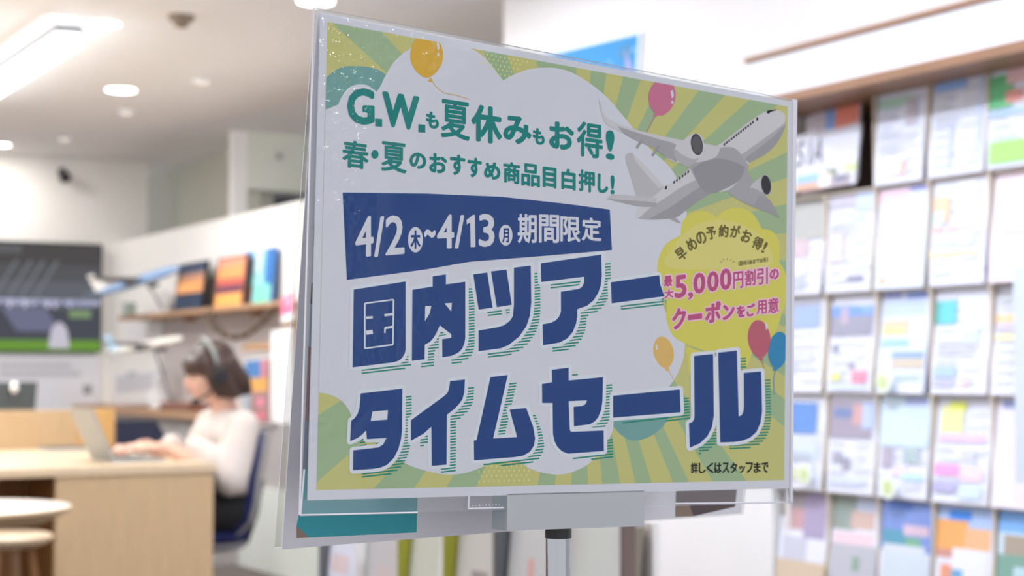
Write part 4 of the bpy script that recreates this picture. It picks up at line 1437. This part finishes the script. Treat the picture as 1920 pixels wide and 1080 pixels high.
# arms, forearms on the desk, and hands with five fingers over the keys
HANDS = []
for s in (1, -1):
    sh, el = fwd(.05, .19 * s, .925), fwd(.14, .235 * s, .715)
    wr = Vector((2.235, PY - .115 * s, ZT + .055))
    b.capsule([sh, sh.lerp(el, .5), el], [.052, .044, .038], M_SKIN)
    b.capsule([el, el.lerp(wr, .35), wr], [.04, .038, .025], M_SKIN)
    pc = Vector((2.165, PY - .09 * s, ZT + .05))
    b.capsule([wr, wr.lerp(pc, .5)], [.025, .024], M_SKIN)
    d = (pc - wr).normalized()
    side = Vector((d.y, -d.x, 0)) * s            # towards the thumb side
    b.ball(pc + d * -.005, (.042, .04, .015), M_SKIN)
    for k, (off, ln) in enumerate(((.03, .066), (.011, .076), (-.009, .071), (-.028, .055))):
        r0 = pc + d * .034 + side * off * 1.0
        k1 = r0 + d * ln * .45 + Vector((0, 0, .008))
        k2 = k1 + d * ln * .32 + Vector((0, 0, -.014))
        tip = k2 + d * ln * .14 + Vector((0, 0, -.018))
        b.capsule([r0 - d * .02, r0, k1, k2, tip], [.009, .0095, .0088, .008, .007], M_SKIN, 10)
    t0 = pc - d * .02 + side * .034
    b.capsule([t0, t0 + side * .02 + d * .022 + Vector((0, 0, -.006)), t0 + side * .022 + d * .05 + Vector((0, 0, -.018))], [.012, .0105, .008], M_SKIN, 10)
# legs under the desk, feet on the floor
for s in (1, -1):
    hip, kn, an = fwd(.06, .09 * s, .57), fwd(.43, .1 * s, .55), fwd(.4, .1 * s, .1)
    b.capsule([hip, hip.lerp(kn, .5), kn], [.085, .075, .06], M_SKIN)
    b.capsule([kn, kn.lerp(an, .35), an], [.057, .052, .036], M_SKIN)
    b.capsule([an, fwd(.45, .1 * s, .05), fwd(.54, .1 * s, .035)], [.036, .034, .026], M_SKIN)
body = b.build('body', person, remesh=.005, smooth_it=3)
# face details
for s in (-1, 1):
    q = MB(); q.ball(hd(-.079, s * .03, .004), (.007, .011, .005), M_EYE, 12, 8); q.build('eye', person)
q = MB(); q.ball(hd(-.0955, 0, -.053), (.006, .02, .007), M_LIPS, 14, 8); q.build('lips', person)
# hair: a bob with a fringe
h = MB()
h.ball(hd(.03, 0, .045), (.108, .1, .1), M_HAIR, 28, 18)
h.ball(hd(.065, 0, -.03), (.088, .105, .1), M_HAIR, 28, 18)
for z, x, r in ((-.055, .085, .07), (-.085, .1, .06)):
    h.ball(hd(x, 0, z), (r, .108, .04), M_HAIR, 24, 12)
h.ball(hd(-.05, 0, .052), (.052, .078, .042), M_HAIR, 24, 14)
for k in range(9):
    y = -.068 + k * .017
    h.capsule([hd(-.035, y, .085), hd(-.084 + abs(y) * .35, y, .045), hd(-.094 + abs(y) * .5, y, .022)], [.022, .016, .01], M_HAIR, 10)
for s in (-1, 1):
    h.capsule([hd(-.02, s * .08, .05), hd(-.012, s * .09, -.03), hd(.002, s * .092, -.085)], [.03, .03, .022], M_HAIR, 12)
    h.capsule([hd(.03, s * .09, .03), hd(.04, s * .1, -.05), hd(.06, s * .1, -.1)], [.035, .035, .024], M_HAIR, 12)
    h.capsule([hd(.08, s * .07, .03), hd(.115, s * .08, -.05), hd(.13, s * .075, -.095)], [.04, .04, .026], M_HAIR, 12)
h.build('hair', person, remesh=.006, smooth_it=14)
# blouse with loose three-quarter sleeves
c = MB()
for p, r in (((.05, 0, .665), (.14, .19, .06)), ((.05, 0, .72), (.14, .178, .1)), ((.055, 0, .8), (.135, .178, .13)), ((.06, 0, .88), (.122, .182, .1)), ((.05, 0, .945), (.09, .165, .05)), ((.045, 0, .975), (.062, .085, .028))):
    c.ball(fwd(*p), r, M_BLOUSE, 28, 14)
for s in (1, -1):
    sh, el = fwd(.05, .185 * s, .925), fwd(.13, .235 * s, .725)
    cu = Vector((2.36, PY - .165 * s, ZT + .05))
    c.capsule([sh, sh.lerp(el, .5) + Vector((.0, 0, -.01)), el + Vector((.005, 0, -.01))], [.072, .078, .078], M_BLOUSE, 18)
    c.capsule([el + Vector((.005, 0, -.008)), el.lerp(cu, .55), cu], [.076, .066, .05], M_BLOUSE, 18)
for k in range(7):
    a = k * .9
    c.capsule([fwd(.05 + .1 * math.cos(a), .16 * math.sin(a), .9), fwd(.04 + .125 * math.cos(a + .15), .175 * math.sin(a + .15), .7)], [.014, .02], M_BLOUSE, 8)
c.build('blouse', person, remesh=.007, smooth_it=4)
g = MB()
g.ball(fwd(.06, 0, .58), (.14, .185, .085), M_TROUS, 24, 12)
for s in (1, -1):
    hip, kn, an = fwd(.06, .09 * s, .575), fwd(.43, .1 * s, .555), fwd(.4, .1 * s, .13)
    g.capsule([hip, hip.lerp(kn, .5), kn], [.096, .088, .074], M_TROUS, 18)
    g.capsule([kn, kn.lerp(an, .5), an], [.072, .068, .06], M_TROUS, 18)
g.build('trousers', person, remesh=.008, smooth_it=3)
for s in (1, -1):
    q = MB()
    q.capsule([fwd(.38, .1 * s, .045), fwd(.45, .1 * s, .046), fwd(.55, .1 * s, .036)], [.044, .045, .036], M_BLACK, 14)
    q.build('shoe', person, remesh=.006, smooth_it=2)
# headset
hs = thing('headset', HC, 'grey telephone headset worn over the brown bob', 'headset')
M_BAND = mat('headset_grey', (150, 156, 150), .35)
q = MB()
pts = []
for k in range(15):
    a = math.pi * k / 14
    pts.append(hd(.006 + .0 * k, -.116 * math.cos(a), .038 + .118 * math.sin(a)))
q.tube(pts, .012, M_BAND, 10, .5)
q.build('headband', hs)
for s in (-1, 1):
    q = MB(); q.tube([hd(.008, s * .118, .045), hd(.008, s * .124, -.0)], .007, M_BLACK, 8); e = q.build('yoke', hs)
    q = MB(); q.lathe(hd(.008, s * .122 - .012, -.01), [(.028, 0), (.034, .006), (.034, .018), (.028, .024)], M_BLACK, 24, axis=1); q.build('ear_cup', hs)
q = MB(); q.tube([hd(.0, -.128, -.02), hd(-.05, -.115, -.07), hd(-.095, -.07, -.095)], .005, M_BLACK, 8); bm_ = q.build('boom_arm', hs)
q = MB(); q.ball(hd(-.098, -.06, -.098), (.02, .02, .015), M_BLACK, 14, 10); q.build('microphone', hs)
# ------------------------------------------------------------------ brochure racks
RX = 3.5


def yx(px, D=RX):
    return atX(px, 700, D).y


def zx(py, px=1640, D=RX):
    return atX(px, py, D).z


def cm(c):
    c = tuple(round(v + (w_ - v) * .14) for v, w_ in zip(c, (244, 246, 252)))
    return mat('cover_%d_%d_%d' % c, c, .6, spec=.25)


COLS = [(1447, 1541), (1546, 1636), (1640, 1737), (1742, 1850), (1855, 1966)]
ROWZ = [(zx(150), zx(350)), (zx(350), zx(545)), (zx(545), zx(738)), (zx(738), zx(931)), (zx(931), zx(1124))]
Z0, Z1 = .08, zx(140)
YR0, YR1 = yx(1990), yx(1462)
t = thing('brochure_rack', (RX + .2, (YR0 + YR1) / 2, 0), 'tall wall rack full of travel leaflets under a long white header board', 'rack')
mb = MB(); mb.box(RX + .26, YR0, Z0, RX + .3, YR1, Z1, M_BACKB); mb.build('backboard', t)
mb = MB(); mb.box(RX - .02, YR0, 0, RX + .3, YR1, Z0, M_RACK); mb.build('plinth', t)
for y, m in ((YR1 - .02, M_RACK), (YR0, M_RACK)):
    mb = MB(); mb.box(RX + .02, y, Z0, RX + .26, y + .02, Z1, m); mb.build('side_panel', t)
ht, hb = atX(1640, 57, 3.36).z, atX(1640, 138, 3.36).z
yh = yx(1405, 3.36)
mb = MB(); mb.box(3.36, YR0 - .05, hb, 3.84, yh, ht, mat('header_white', (236, 240, 248), .4)); mb.build('header', t)
mb = MB(); mb.box(3.35, YR0 - .05, ht, 3.84, yh + .004, ht + .016, M_TRIM); mb.build('header_trim', t)
mb = MB(); mb.box(3.35, YR0 - .05, hb - .03, 3.84, yh + .004, hb, M_TRIM); mb.build('header_trim', t)
for k_, (a, b_) in enumerate(zip(COLS, COLS[1:])):
    y = (yx(a[1]) + yx(b_[0])) / 2
    mb = MB(); mb.box(RX + .012, y - .0035, Z0, RX + .26, y + .0035, Z1 if k_ else ROWZ[0][1], M_CREAM); mb.build('divider', t)
for zb2, zt2 in ROWZ:
    mb = MB(); mb.box(RX + .01, YR0 + .02, zb2 - .006, RX + .26, YR1 - .02, zb2, M_GREYM) if False else mb.box(RX + .01, YR0 + .02, zt2 - .005, RX + .26, YR1 - .02, zt2, M_CREAM); mb.build('shelf', t)

W0 = (228, 231, 248)
G1, G2, G3 = (214, 218, 232), (196, 202, 222), (170, 176, 200)


def texts(v0, v1, n, seed, u0=.08, u1=.9, c=G1):
    r = random.Random(seed)
    out = []
    for i in range(n):
        v = v0 + (v1 - v0) * i / n
        out.append((u0, v, u0 + (u1 - u0) * r.uniform(.5, 1), v + (v1 - v0) / n * .45, c))
    return out


def brochure(y0, y1, zb2, h, look, blocks, spine, label, X=RX, lean=.03, group='leaflets in the tall rack', thick=.008, base=W0):
    """leaflet stack in a pocket: y1 is the far edge (first in the picture), leaning back at the top"""
    t = thing('brochure', (X, (y0 + y1) / 2, zb2), label, 'leaflet', group)

    def P(u, v, d=0.0):
        return Vector((X + lean * (1 - v) - d, y1 + (y0 - y1) * u, zb2 + h * (1 - v)))
    B = Vector((thick, 0, 0))
    mb = MB()
    mb.hexa([P(0, 1), P(1, 1), P(1, 1) + B, P(0, 1) + B], [P(0, 0), P(1, 0), P(1, 0) + B, P(0, 0) + B], cm(spine))
    mb.build('pages', t)
    mb = MB()
    for i, (u0, v0, u1, v1, c) in enumerate([(0, 0, 1, 1, base)] + list(blocks)):
        d = .0008 + .00025 * i
        if len((u0, v0, u1, v1)) == 4:
            mb.poly([P(u0, v1, d), P(u1, v1, d), P(u1, v0, d), P(u0, v0, d)], cm(c))
    mb.build('cover', t)
    return t


PALE_B, PALE_P, PALE_V = (222, 232, 250), (248, 222, 234), (226, 222, 246)
YSP, GSP, VSP = (232, 214, 150), (196, 196, 206), (176, 176, 220)
CELLS = {
    (0, 2): ('white leaflet with pale green title band', [(.02, .1, .74, .2, (176, 216, 200)), (.62, .14, .84, .42, (188, 182, 196)), (.1, .26, .4, .34, G2)] + texts(.45, .7, 4, 1) + [(.1, .72, .6, .92, (240, 236, 240)), (.55, .78, .68, .92, (240, 190, 178))], GSP),
    (0, 3): ('white leaflet with blue title bar', [(.05, .04, .62, .14, (142, 182, 244)), (.05, .18, .3, .3, G1), (.36, .5, .44, .94, (196, 206, 240)), (.86, .05, .92, .9, (206, 220, 250))] + texts(.32, .5, 3, 2), (232, 226, 226)),
    (0, 4): ('leaflet with green leaf picture and red spots', [(.0, .1, .42, .42, (92, 186, 120)), (.3, .06, .8, .2, (240, 196, 200)), (.3, .26, .6, .38, (226, 150, 140)), (.0, .44, 1, .5, (178, 206, 250)), (.06, .74, .8, .95, (160, 232, 112)), (.7, .7, .9, .78, (244, 170, 190))], GSP),
    (1, 0): ('grey and white leaflet beside the sale poster', [(0, 0, 1, .42, (176, 178, 176)), (.0, .42, .7, .6, (206, 184, 196)), (.2, .8, .7, .94, (180, 188, 206))], GSP),
    (1, 1): ('lilac leaflet with a dark text line at its foot', [(0, .0, .62, .14, (190, 188, 204)), (.62, .0, 1, .2, (200, 216, 248)), (.04, .4, .4, .7, (222, 214, 232)), (.5, .84, .86, .9, (140, 146, 170)), (.5, .24, .8, .27, (206, 226, 200))] + texts(.3, .4, 2, 3), YSP),
    (1, 2): ('pale blue leaflet with pink and violet bands', [(0, 0, 1, 1, PALE_B), (0, .04, .62, .16, (250, 208, 228)), (.62, .02, 1, .08, (160, 168, 230)), (.3, .78, .9, .84, (250, 214, 226)), (.08, .88, .26, .96, (244, 196, 178))] + texts(.3, .7, 5, 4, c=(210, 220, 244)), (228, 218, 190)),
    (1, 3): ('white leaflet with orange ring and yellow line', [(.03, .16, .34, .4, (252, 204, 168)), (.03, .3, .22, .44, (210, 236, 240)), (.05, .44, .2, .5, (250, 190, 186)), (.3, .44, .8, .48, (250, 210, 226)), (.05, .52, .8, .62, (222, 234, 244)), (.02, .68, .9, .73, (255, 244, 186)), (.5, .05, .8, .2, (252, 250, 240))], VSP),
    (1, 4): ('pale pink leaflet with faint red print', [(0, 0, 1, 1, (244, 230, 240)), (.1, .2, .6, .35, (222, 216, 240)), (.2, .52, .6, .6, (250, 200, 204)), (.1, .65, .5, .85, (236, 206, 226))], VSP),
    (2, 0): ('leaflet with a blue square picture', [(.2, .1, .9, .32, (152, 176, 226)), (.3, .05, .9, .08, (186, 190, 206))] + texts(.5, .8, 4, 5), YSP),
    (2, 1): ('leaflet with a blue city photograph on top', [(.02, .12, .94, .26, (112, 152, 232)), (.02, .22, .94, .42, (150, 150, 172)), (.25, .14, .4, .3, (190, 170, 190)), (.7, .13, .94, .2, (130, 172, 240)), (.1, .52, .22, .58, (140, 140, 160)), (.5, .7, .62, .76, (150, 140, 160)), (.1, .8, .34, .88, (226, 226, 140)), (.58, .78, .9, .9, (244, 140, 168)), (.1, .92, .9, .97, (214, 226, 250))], YSP),
    (2, 2): ('blue leaflet with stacked landscape strips', [(0, 0, 1, 1, (214, 224, 246)), (.05, .02, .4, .06, (120, 132, 226)), (.5, .02, .92, .08, (130, 156, 236)), (.05, .1, .9, .24, (188, 206, 248)), (.06, .28, .62, .44, (222, 202, 176)), (.06, .36, .5, .42, (236, 220, 150)), (.06, .48, .62, .54, (150, 200, 226)), (.3, .6, .95, .68, (134, 166, 206)), (.3, .66, .95, .76, (206, 192, 176)), (.4, .82, .9, .88, (182, 200, 196)), (.5, .9, .95, 1, (232, 236, 250))], GSP),
    (2, 3): ('white leaflet with a turquoise photograph', [(.02, .12, .4, .34, (96, 202, 226)), (.02, .12, .12, .34, (90, 178, 170)), (.5, .4, .8, .5, (206, 228, 246)), (.06, .74, .46, .84, (168, 196, 240)), (.06, .86, .44, .93, (186, 190, 226)), (.54, .82, .7, .92, (248, 206, 214))] + texts(.5, .66, 3, 6), (236, 214, 196)),
    (2, 4): ('white leaflet with a small orange picture', [(.08, .08, .4, .16, (196, 202, 206)), (.02, .26, .42, .34, (252, 206, 160)), (.06, .34, .42, .42, (206, 196, 220)), (.04, .44, .44, .5, (254, 244, 186))], GSP),
    (3, 0): ('leaflet with a solid blue block on top', [(.1, .1, .84, .42, (92, 138, 214)), (.1, .46, .9, .7, (206, 218, 240)), (.2, .62, .8, .7, (176, 188, 204)), (.4, .78, .75, .9, (206, 216, 170))], YSP),
    (3, 1): ('leaflet with a dusky shore photograph', [(.02, .06, .9, .44, (158, 150, 170)), (.1, .14, .5, .24, (112, 130, 180)), (.5, .1, .7, .3, (206, 160, 160)), (.7, .08, .95, .34, (180, 198, 236)), (.12, .58, .3, .68, (164, 162, 184)), (.34, .64, .5, .76, (150, 150, 172)), (.1, .84, .8, .92, (206, 216, 240))], (214, 200, 170)),
    (3, 2): ('pale turquoise leaflet with a grey emblem', [(0, 0, 1, .5, (206, 226, 244)), (.5, .02, .92, .1, (172, 184, 236)), (.08, .52, .3, .7, (176, 168, 190)), (.5, .5, .84, .66, (170, 190, 196)), (.3, .7, .6, .78, (236, 216, 236)), (.5, .76, .92, .82, (190, 226, 250))], GSP),
    (3, 3): ('leaflet with a yellow flower and magenta bar', [(.1, .08, .5, .4, (228, 228, 160)), (.24, .04, .54, .12, (224, 230, 96)), (.1, .34, .9, .42, (236, 200, 244)), (.5, .5, .75, .6, (206, 206, 226)), (.04, .64, .5, .74, (250, 156, 222)), (.5, .66, .9, .78, (250, 214, 226)), (.04, .8, .45, .9, (176, 172, 216)), (.5, .82, .9, .95, (206, 224, 250))], (236, 206, 180)),
    (3, 4): ('lilac white leaflet beside the frame edge', [(0, 0, 1, 1, (236, 230, 246)), (.1, .02, .5, .1, (150, 166, 220))], GSP),
    (4, 0): ('leaflet with a brown and pink street picture', [(0, 0, .95, .3, (146, 140, 144)), (.1, .2, .7, .42, (190, 150, 156)), (.5, .02, .95, .5, (160, 150, 184)), (.1, .5, .6, .74, (196, 198, 216)), (0, .74, 1, 1, (206, 184, 160))], YSP),
    (4, 1): ('leaflet with a grey green roof picture', [(0, 0, .5, .36, (140, 156, 150)), (.4, .16, .9, .34, (206, 176, 166)), (.5, 0, 1, .16, (190, 200, 226)), (.06, .38, .9, .5, (236, 206, 218)), (0, .5, 1, 1, (182, 184, 196)), (.5, .62, .66, .76, (130, 160, 140)), (.06, .86, .8, .9, (120, 122, 140))], (206, 206, 222)),
    (4, 2): ('leaflet with a deep blue sea photograph', [(0, 0, 1, .5, (116, 144, 214)), (.15, .02, .6, .1, (84, 118, 206)), (.04, .3, .5, .44, (80, 150, 180)), (.45, .24, .95, .34, (214, 186, 206)), (.5, .36, .8, .46, (112, 176, 140)), (.06, .44, .9, .52, (214, 222, 234)), (.06, .52, .95, 1, (206, 220, 232))], (206, 214, 230)),
    (4, 3): ('leaflet with an orange cliff under blue sky', [(0, .0, 1, .2, (168, 196, 246)), (.2, .04, .6, .14, (58, 138, 244)), (.0, .14, .55, .42, (238, 164, 88)), (.5, .2, .95, .4, (232, 176, 128)), (.0, .42, .4, .5, (206, 140, 130)), (.3, .4, .9, .8, (232, 236, 250)), (.1, .56, .3, .84, (230, 150, 120)), (.3, .6, .5, .74, (96, 160, 210)), (.0, .84, 1, 1, (214, 226, 250))], (226, 220, 96)),
    (4, 4): ('leaflet with blue sky and green trees', [(0, 0, 1, .2, (120, 176, 246)), (.0, .2, .9, .4, (206, 226, 240)), (.1, .22, .7, .5, (160, 146, 130)), (.0, .4, .6, .8, (112, 156, 140)), (.3, .5, .9, .7, (180, 216, 226))], (96, 150, 150)),
}
ROWN = ['top row', 'second row', 'third row', 'fourth row', 'lowest visible row']
COLN = ['column touching the sale poster', 'second column from poster', 'third column from poster', 'fourth column from poster', 'fifth column from poster']
for (r, c_), (look, blocks, spine) in CELLS.items():
    a, b_ = COLS[c_]
    zt2, zb2 = ROWZ[r]
    rr = random.Random(r * 9 + c_)
    if r < 4:
        blocks = texts(.1, .97, 9, r * 7 + c_, .08, .55, G2) + texts(.12, .97, 7, r * 5 + c_ + 50, .58, .94, G1) + blocks
    brochure(yx(b_ - rr.uniform(1, 4)), yx(a + rr.uniform(0, 3)), zb2 + .002, zt2 - zb2 - (.004 if r else .03) + rr.uniform(-.006, 0), look, blocks, spine,
             '%s, %s, %s' % (look, ROWN[r], COLN[c_]), lean=.032 + rr.uniform(-.006, .01))
# the two magazines standing in the open top pocket
yA_, yB_ = yx(1606), yx(1474)
zA_, zB_ = zx(240, 1560), zx(352, 1560)
t = brochure(yA_ + .02, yB_ - .05, zB_ + .004, zx(186, 1580) - zB_, '', [(0, 0, 1, 1, (216, 206, 220)), (.38, .02, .7, .36, (130, 172, 236)), (.56, .0, .98, .3, (250, 140, 116)), (.4, .3, .8, .42, (206, 170, 186))], GSP,
             'tilted magazine with a blue and orange cover behind the white one, top row', X=RX + .03, lean=.05)
t.rotation_euler = (math.radians(-7), 0, 0)
t = brochure(yA_, yB_, zB_ + .002, zA_ - zB_, '', [(.16, .72, .5, .88, (146, 196, 250)), (.16, .86, .6, 1, (212, 172, 150)), (.56, .68, .74, .8, (132, 146, 120)), (.84, .62, 1, .78, (206, 228, 166)), (.6, .8, .95, 1, (176, 166, 176)), (.72, .82, .9, .92, (120, 120, 150)), (.5, .74, .66, .98, (246, 240, 236))], GSP,
             'white magazine with thin grey capitals across its cover, top row beside the poster', lean=.03)
mb = MB()
hh_ = zA_ - zB_
for ch, u0, u1 in (('S', .12, .24), ('I', .31, .335), ('A', .37, .52)):
    vs, fs = GL[ch]
    x0, x1 = min(v[0] for v in vs), max(v[0] for v in vs)
    y0, y1 = min(v[1] for v in vs), max(v[1] for v in vs)
    out = []
    for x, y in vs:
        u, v = u0 + (u1 - u0) * (x - x0) / (x1 - x0), .56 - .44 * (y - y0) / (y1 - y0)
        out.append(Vector((RX + .03 * (1 - v) - .004, yB_ + (yA_ - yB_) * u, zB_ + .002 + hh_ * (1 - v))))
    mb.mesh(out, fs, mat('title_grey', (92, 94, 104), .6))
mb.build('title', t)
# clear pocket fronts
for (r, c_) in CELLS:
    pass
# round tags clipped on the leaflets, a clear sheet at the near end
for px, py, lab in ((1655, 716, 'round white and green tag clipped on the third row of leaflets'), (1664, 914, 'round yellow green tag clipped on the fourth row of leaflets'), (1507, 890, 'small round green tag clipped beside the sale poster')):
    p = atX(px, py, RX - .03)
    t = thing('round_tag', p, lab, 'tag', 'round tags on the leaflet rack')
    mb = MB(); mb.lathe((p.x, p.y, p.z), [(.034, 0), (.036, .002), (.034, .004)], cm((236, 244, 236)), 28, axis=0); mb.build('disc', t)
    mb = MB(); mb.lathe((p.x - .0008, p.y, p.z), [(.022, 0), (.022, .0006)], cm((206, 222, 160)), 24, axis=0); mb.build('emblem', t)
    mb = MB(); mb.tube([(p.x + .003, p.y, p.z), (p.x + .024, p.y, p.z - .012)], .0025, M_EDGE, 8); mb.build('clip', t)
# blank grey sheet hanging at the edge of the frame
yA2, yB2 = yx(1935, RX - .05), yx(1903, RX - .05)
zq0, zq1 = zx(905, 1905, RX - .05), zx(500, 1905, RX - .05)
t = thing('hanging_sheet', (RX - .05, (yA2 + yB2) / 2, zq0), 'translucent grey sheet hanging in front of the fifth column of leaflets', 'sheet')
mb = MB(); mb.box(RX - .052, yA2, zq0, RX - .049, yB2, zq1, mat('grey_translucent_sheet', (206, 216, 226), .3)); mb.build('sheet', t)
mb = MB(); mb.tube([(RX - .05, (yA2 + yB2) / 2, zq1 - .01), (RX - .01, (yA2 + yB2) / 2, zq1 + .04), (RX + .02, (yA2 + yB2) / 2, zq1 + .05)], .002, M_EDGE, 6); mb.build('hook', t)

# the low rack seen under the sign
LX = 1.8


def yl(px):
    return atX(px, 1040, LX).y


LC = [599, 668, 747, 832, 926, 1030, 1165]
zt3 = .86
M_SPO = mat('olive_yellow_edge', (150, 148, 44), .5)
t = thing('low_brochure_rack', (LX + .15, (yl(LC[0]) + yl(LC[-1])) / 2, 0), 'low leaflet rack standing behind the pole of the poster stand', 'rack')
mb = MB(); mb.box(LX + .075, yl(LC[-1]), .06, LX + .09, yl(LC[0]), zt3, M_RACK); mb.build('backboard', t)
mb = MB(); mb.box(LX - .03, yl(LC[-1]), 0, LX + .2, yl(LC[0]), .06, M_RACK); mb.build('plinth', t)
mb = MB(); mb.box(LX + .005, yl(LC[-1]) + .01, zt3 - .345, LX + .075, yl(LC[0]) - .01, zt3 - .335, M_RACK); mb.build('shelf', t)
for i, px in enumerate(LC):
    y = yl(px)
    mb = MB(); mb.box(LX + .0, y - .005, .06, LX + (.03 if i in (0, 6) else .075), y + .005, zt3, (M_GREYM, M_RACK, M_SPO, M_SPO, M_GREYM, M_TRIM, M_BACKB)[i]); mb.build('side_panel' if i in (0, 6) else 'divider', t)
LOW = [('white leaflet with faint pink print, first from the dark end post', [(.1, .55, .6, .7, (226, 206, 210)), (.0, .75, 1, .8, G1)], GSP),
       ('grey leaflet with white edge, second from the dark end post', [(0, 0, 1, 1, (196, 194, 196)), (.3, .55, .7, .8, (206, 190, 190))], (150, 152, 52)),
       ('pale green leaflet with an olive spine, third from the dark end post', [(0, 0, 1, 1, (204, 206, 190)), (.7, .1, 1, 1, (226, 228, 222))], (142, 140, 36)),
       ('beige leaflet with a dark blue blot, fourth from the dark end post', [(0, 0, 1, 1, (206, 202, 194)), (.35, .45, .7, .62, (140, 134, 128)), (.5, .58, .72, .72, (140, 156, 180))], (220, 226, 240)),
       ('white leaflet with pink streaks, just before the sign pole', [(0, 0, 1, 1, (206, 206, 206)), (.4, .3, .52, .75, (222, 168, 164)), (.1, .5, .35, .9, (214, 214, 202)), (.66, .4, .9, .7, (176, 172, 174))], (160, 136, 124)),
       ('pale leaflet with a tan picture, just past the sign pole', [(0, 0, 1, 1, (214, 218, 212)), (.3, .4, .6, .6, (196, 178, 158)), (.3, .62, .7, .8, (206, 210, 200))], (126, 116, 100))]
for i, (lab, blocks, spine) in enumerate(LOW):
    brochure(yl(LC[i + 1]) + .012, yl(LC[i]) - .012, zt3 - .334, .325, '', blocks, spine, lab, X=LX + .012, lean=.03, group='leaflets in the low rack', thick=.02)

# blue banner high on the white wall
XB = 3.488
q = [atX(1036, 98, XB), atX(1203, 58, XB), atX(1197, 132, XB)]
u = (q[1] - q[0]); v = (q[2] - q[1])
C0 = q[0] + (q[0] - q[1]) * .9
cor = [C0, q[1], q[1] + v * 3.2, C0 + v * 3.2]
t = thing('blue_banner', (XB, (cor[0].y + cor[1].y) / 2, cor[2].z), 'bright blue beach banner hung askew high on the white wall', 'banner')
mb = MB(); o_ = Vector((.006, 0, 0)); mb.hexa([cor[3], cor[2], cor[2] + o_, cor[3] + o_], [cor[0], cor[1], cor[1] + o_, cor[0] + o_], cm((226, 240, 250))); mb.build('sheet', t)
mb = MB()


def PB_(a, b_, d):
    return (cor[0] * (1 - a) + cor[1] * a) * (1 - b_) + (cor[3] * (1 - a) + cor[2] * a) * b_ - Vector((d, 0, 0))


def pq(pts, d, c):
    mb.poly([PB_(a, b_, d) for a, b_ in pts], cm(c))


pq([(.01, .96), (.985, .96), (.985, .02), (.01, .02)], .001, (34, 132, 208))
for a, b_, r, c in ((.62, .3, .035, (150, 180, 234)), (.7, .29, .03, (176, 196, 238)), (.78, .31, .03, (150, 190, 236)), (.56, .32, .04, (140, 176, 228)), (.965, .14, .016, (120, 190, 244)), (.83, .2, .014, (96, 160, 226)), (.66, .34, .08, (160, 190, 230)), (.86, .33, .05, (176, 176, 220))):
    pq([(a + r * math.cos(k * .5236), b_ + r * 1.3 * math.sin(k * .5236)) for k in range(11, -1, -1)], .0016 + a * .001, c)
pq([(.985, .4), (.955, .4), (.915, .14), (.93, .13)], .003, (168, 156, 206))
for a in range(6):
    th = a * 1.047
    pq([(.92, .14), (.92 + .04 * math.cos(th + .3), .14 + .06 * math.sin(th + .3)), (.92 + .05 * math.cos(th), .14 + .07 * math.sin(th))], .0033 + a * .0001, (84, 134, 150))
mb.build('print', t)
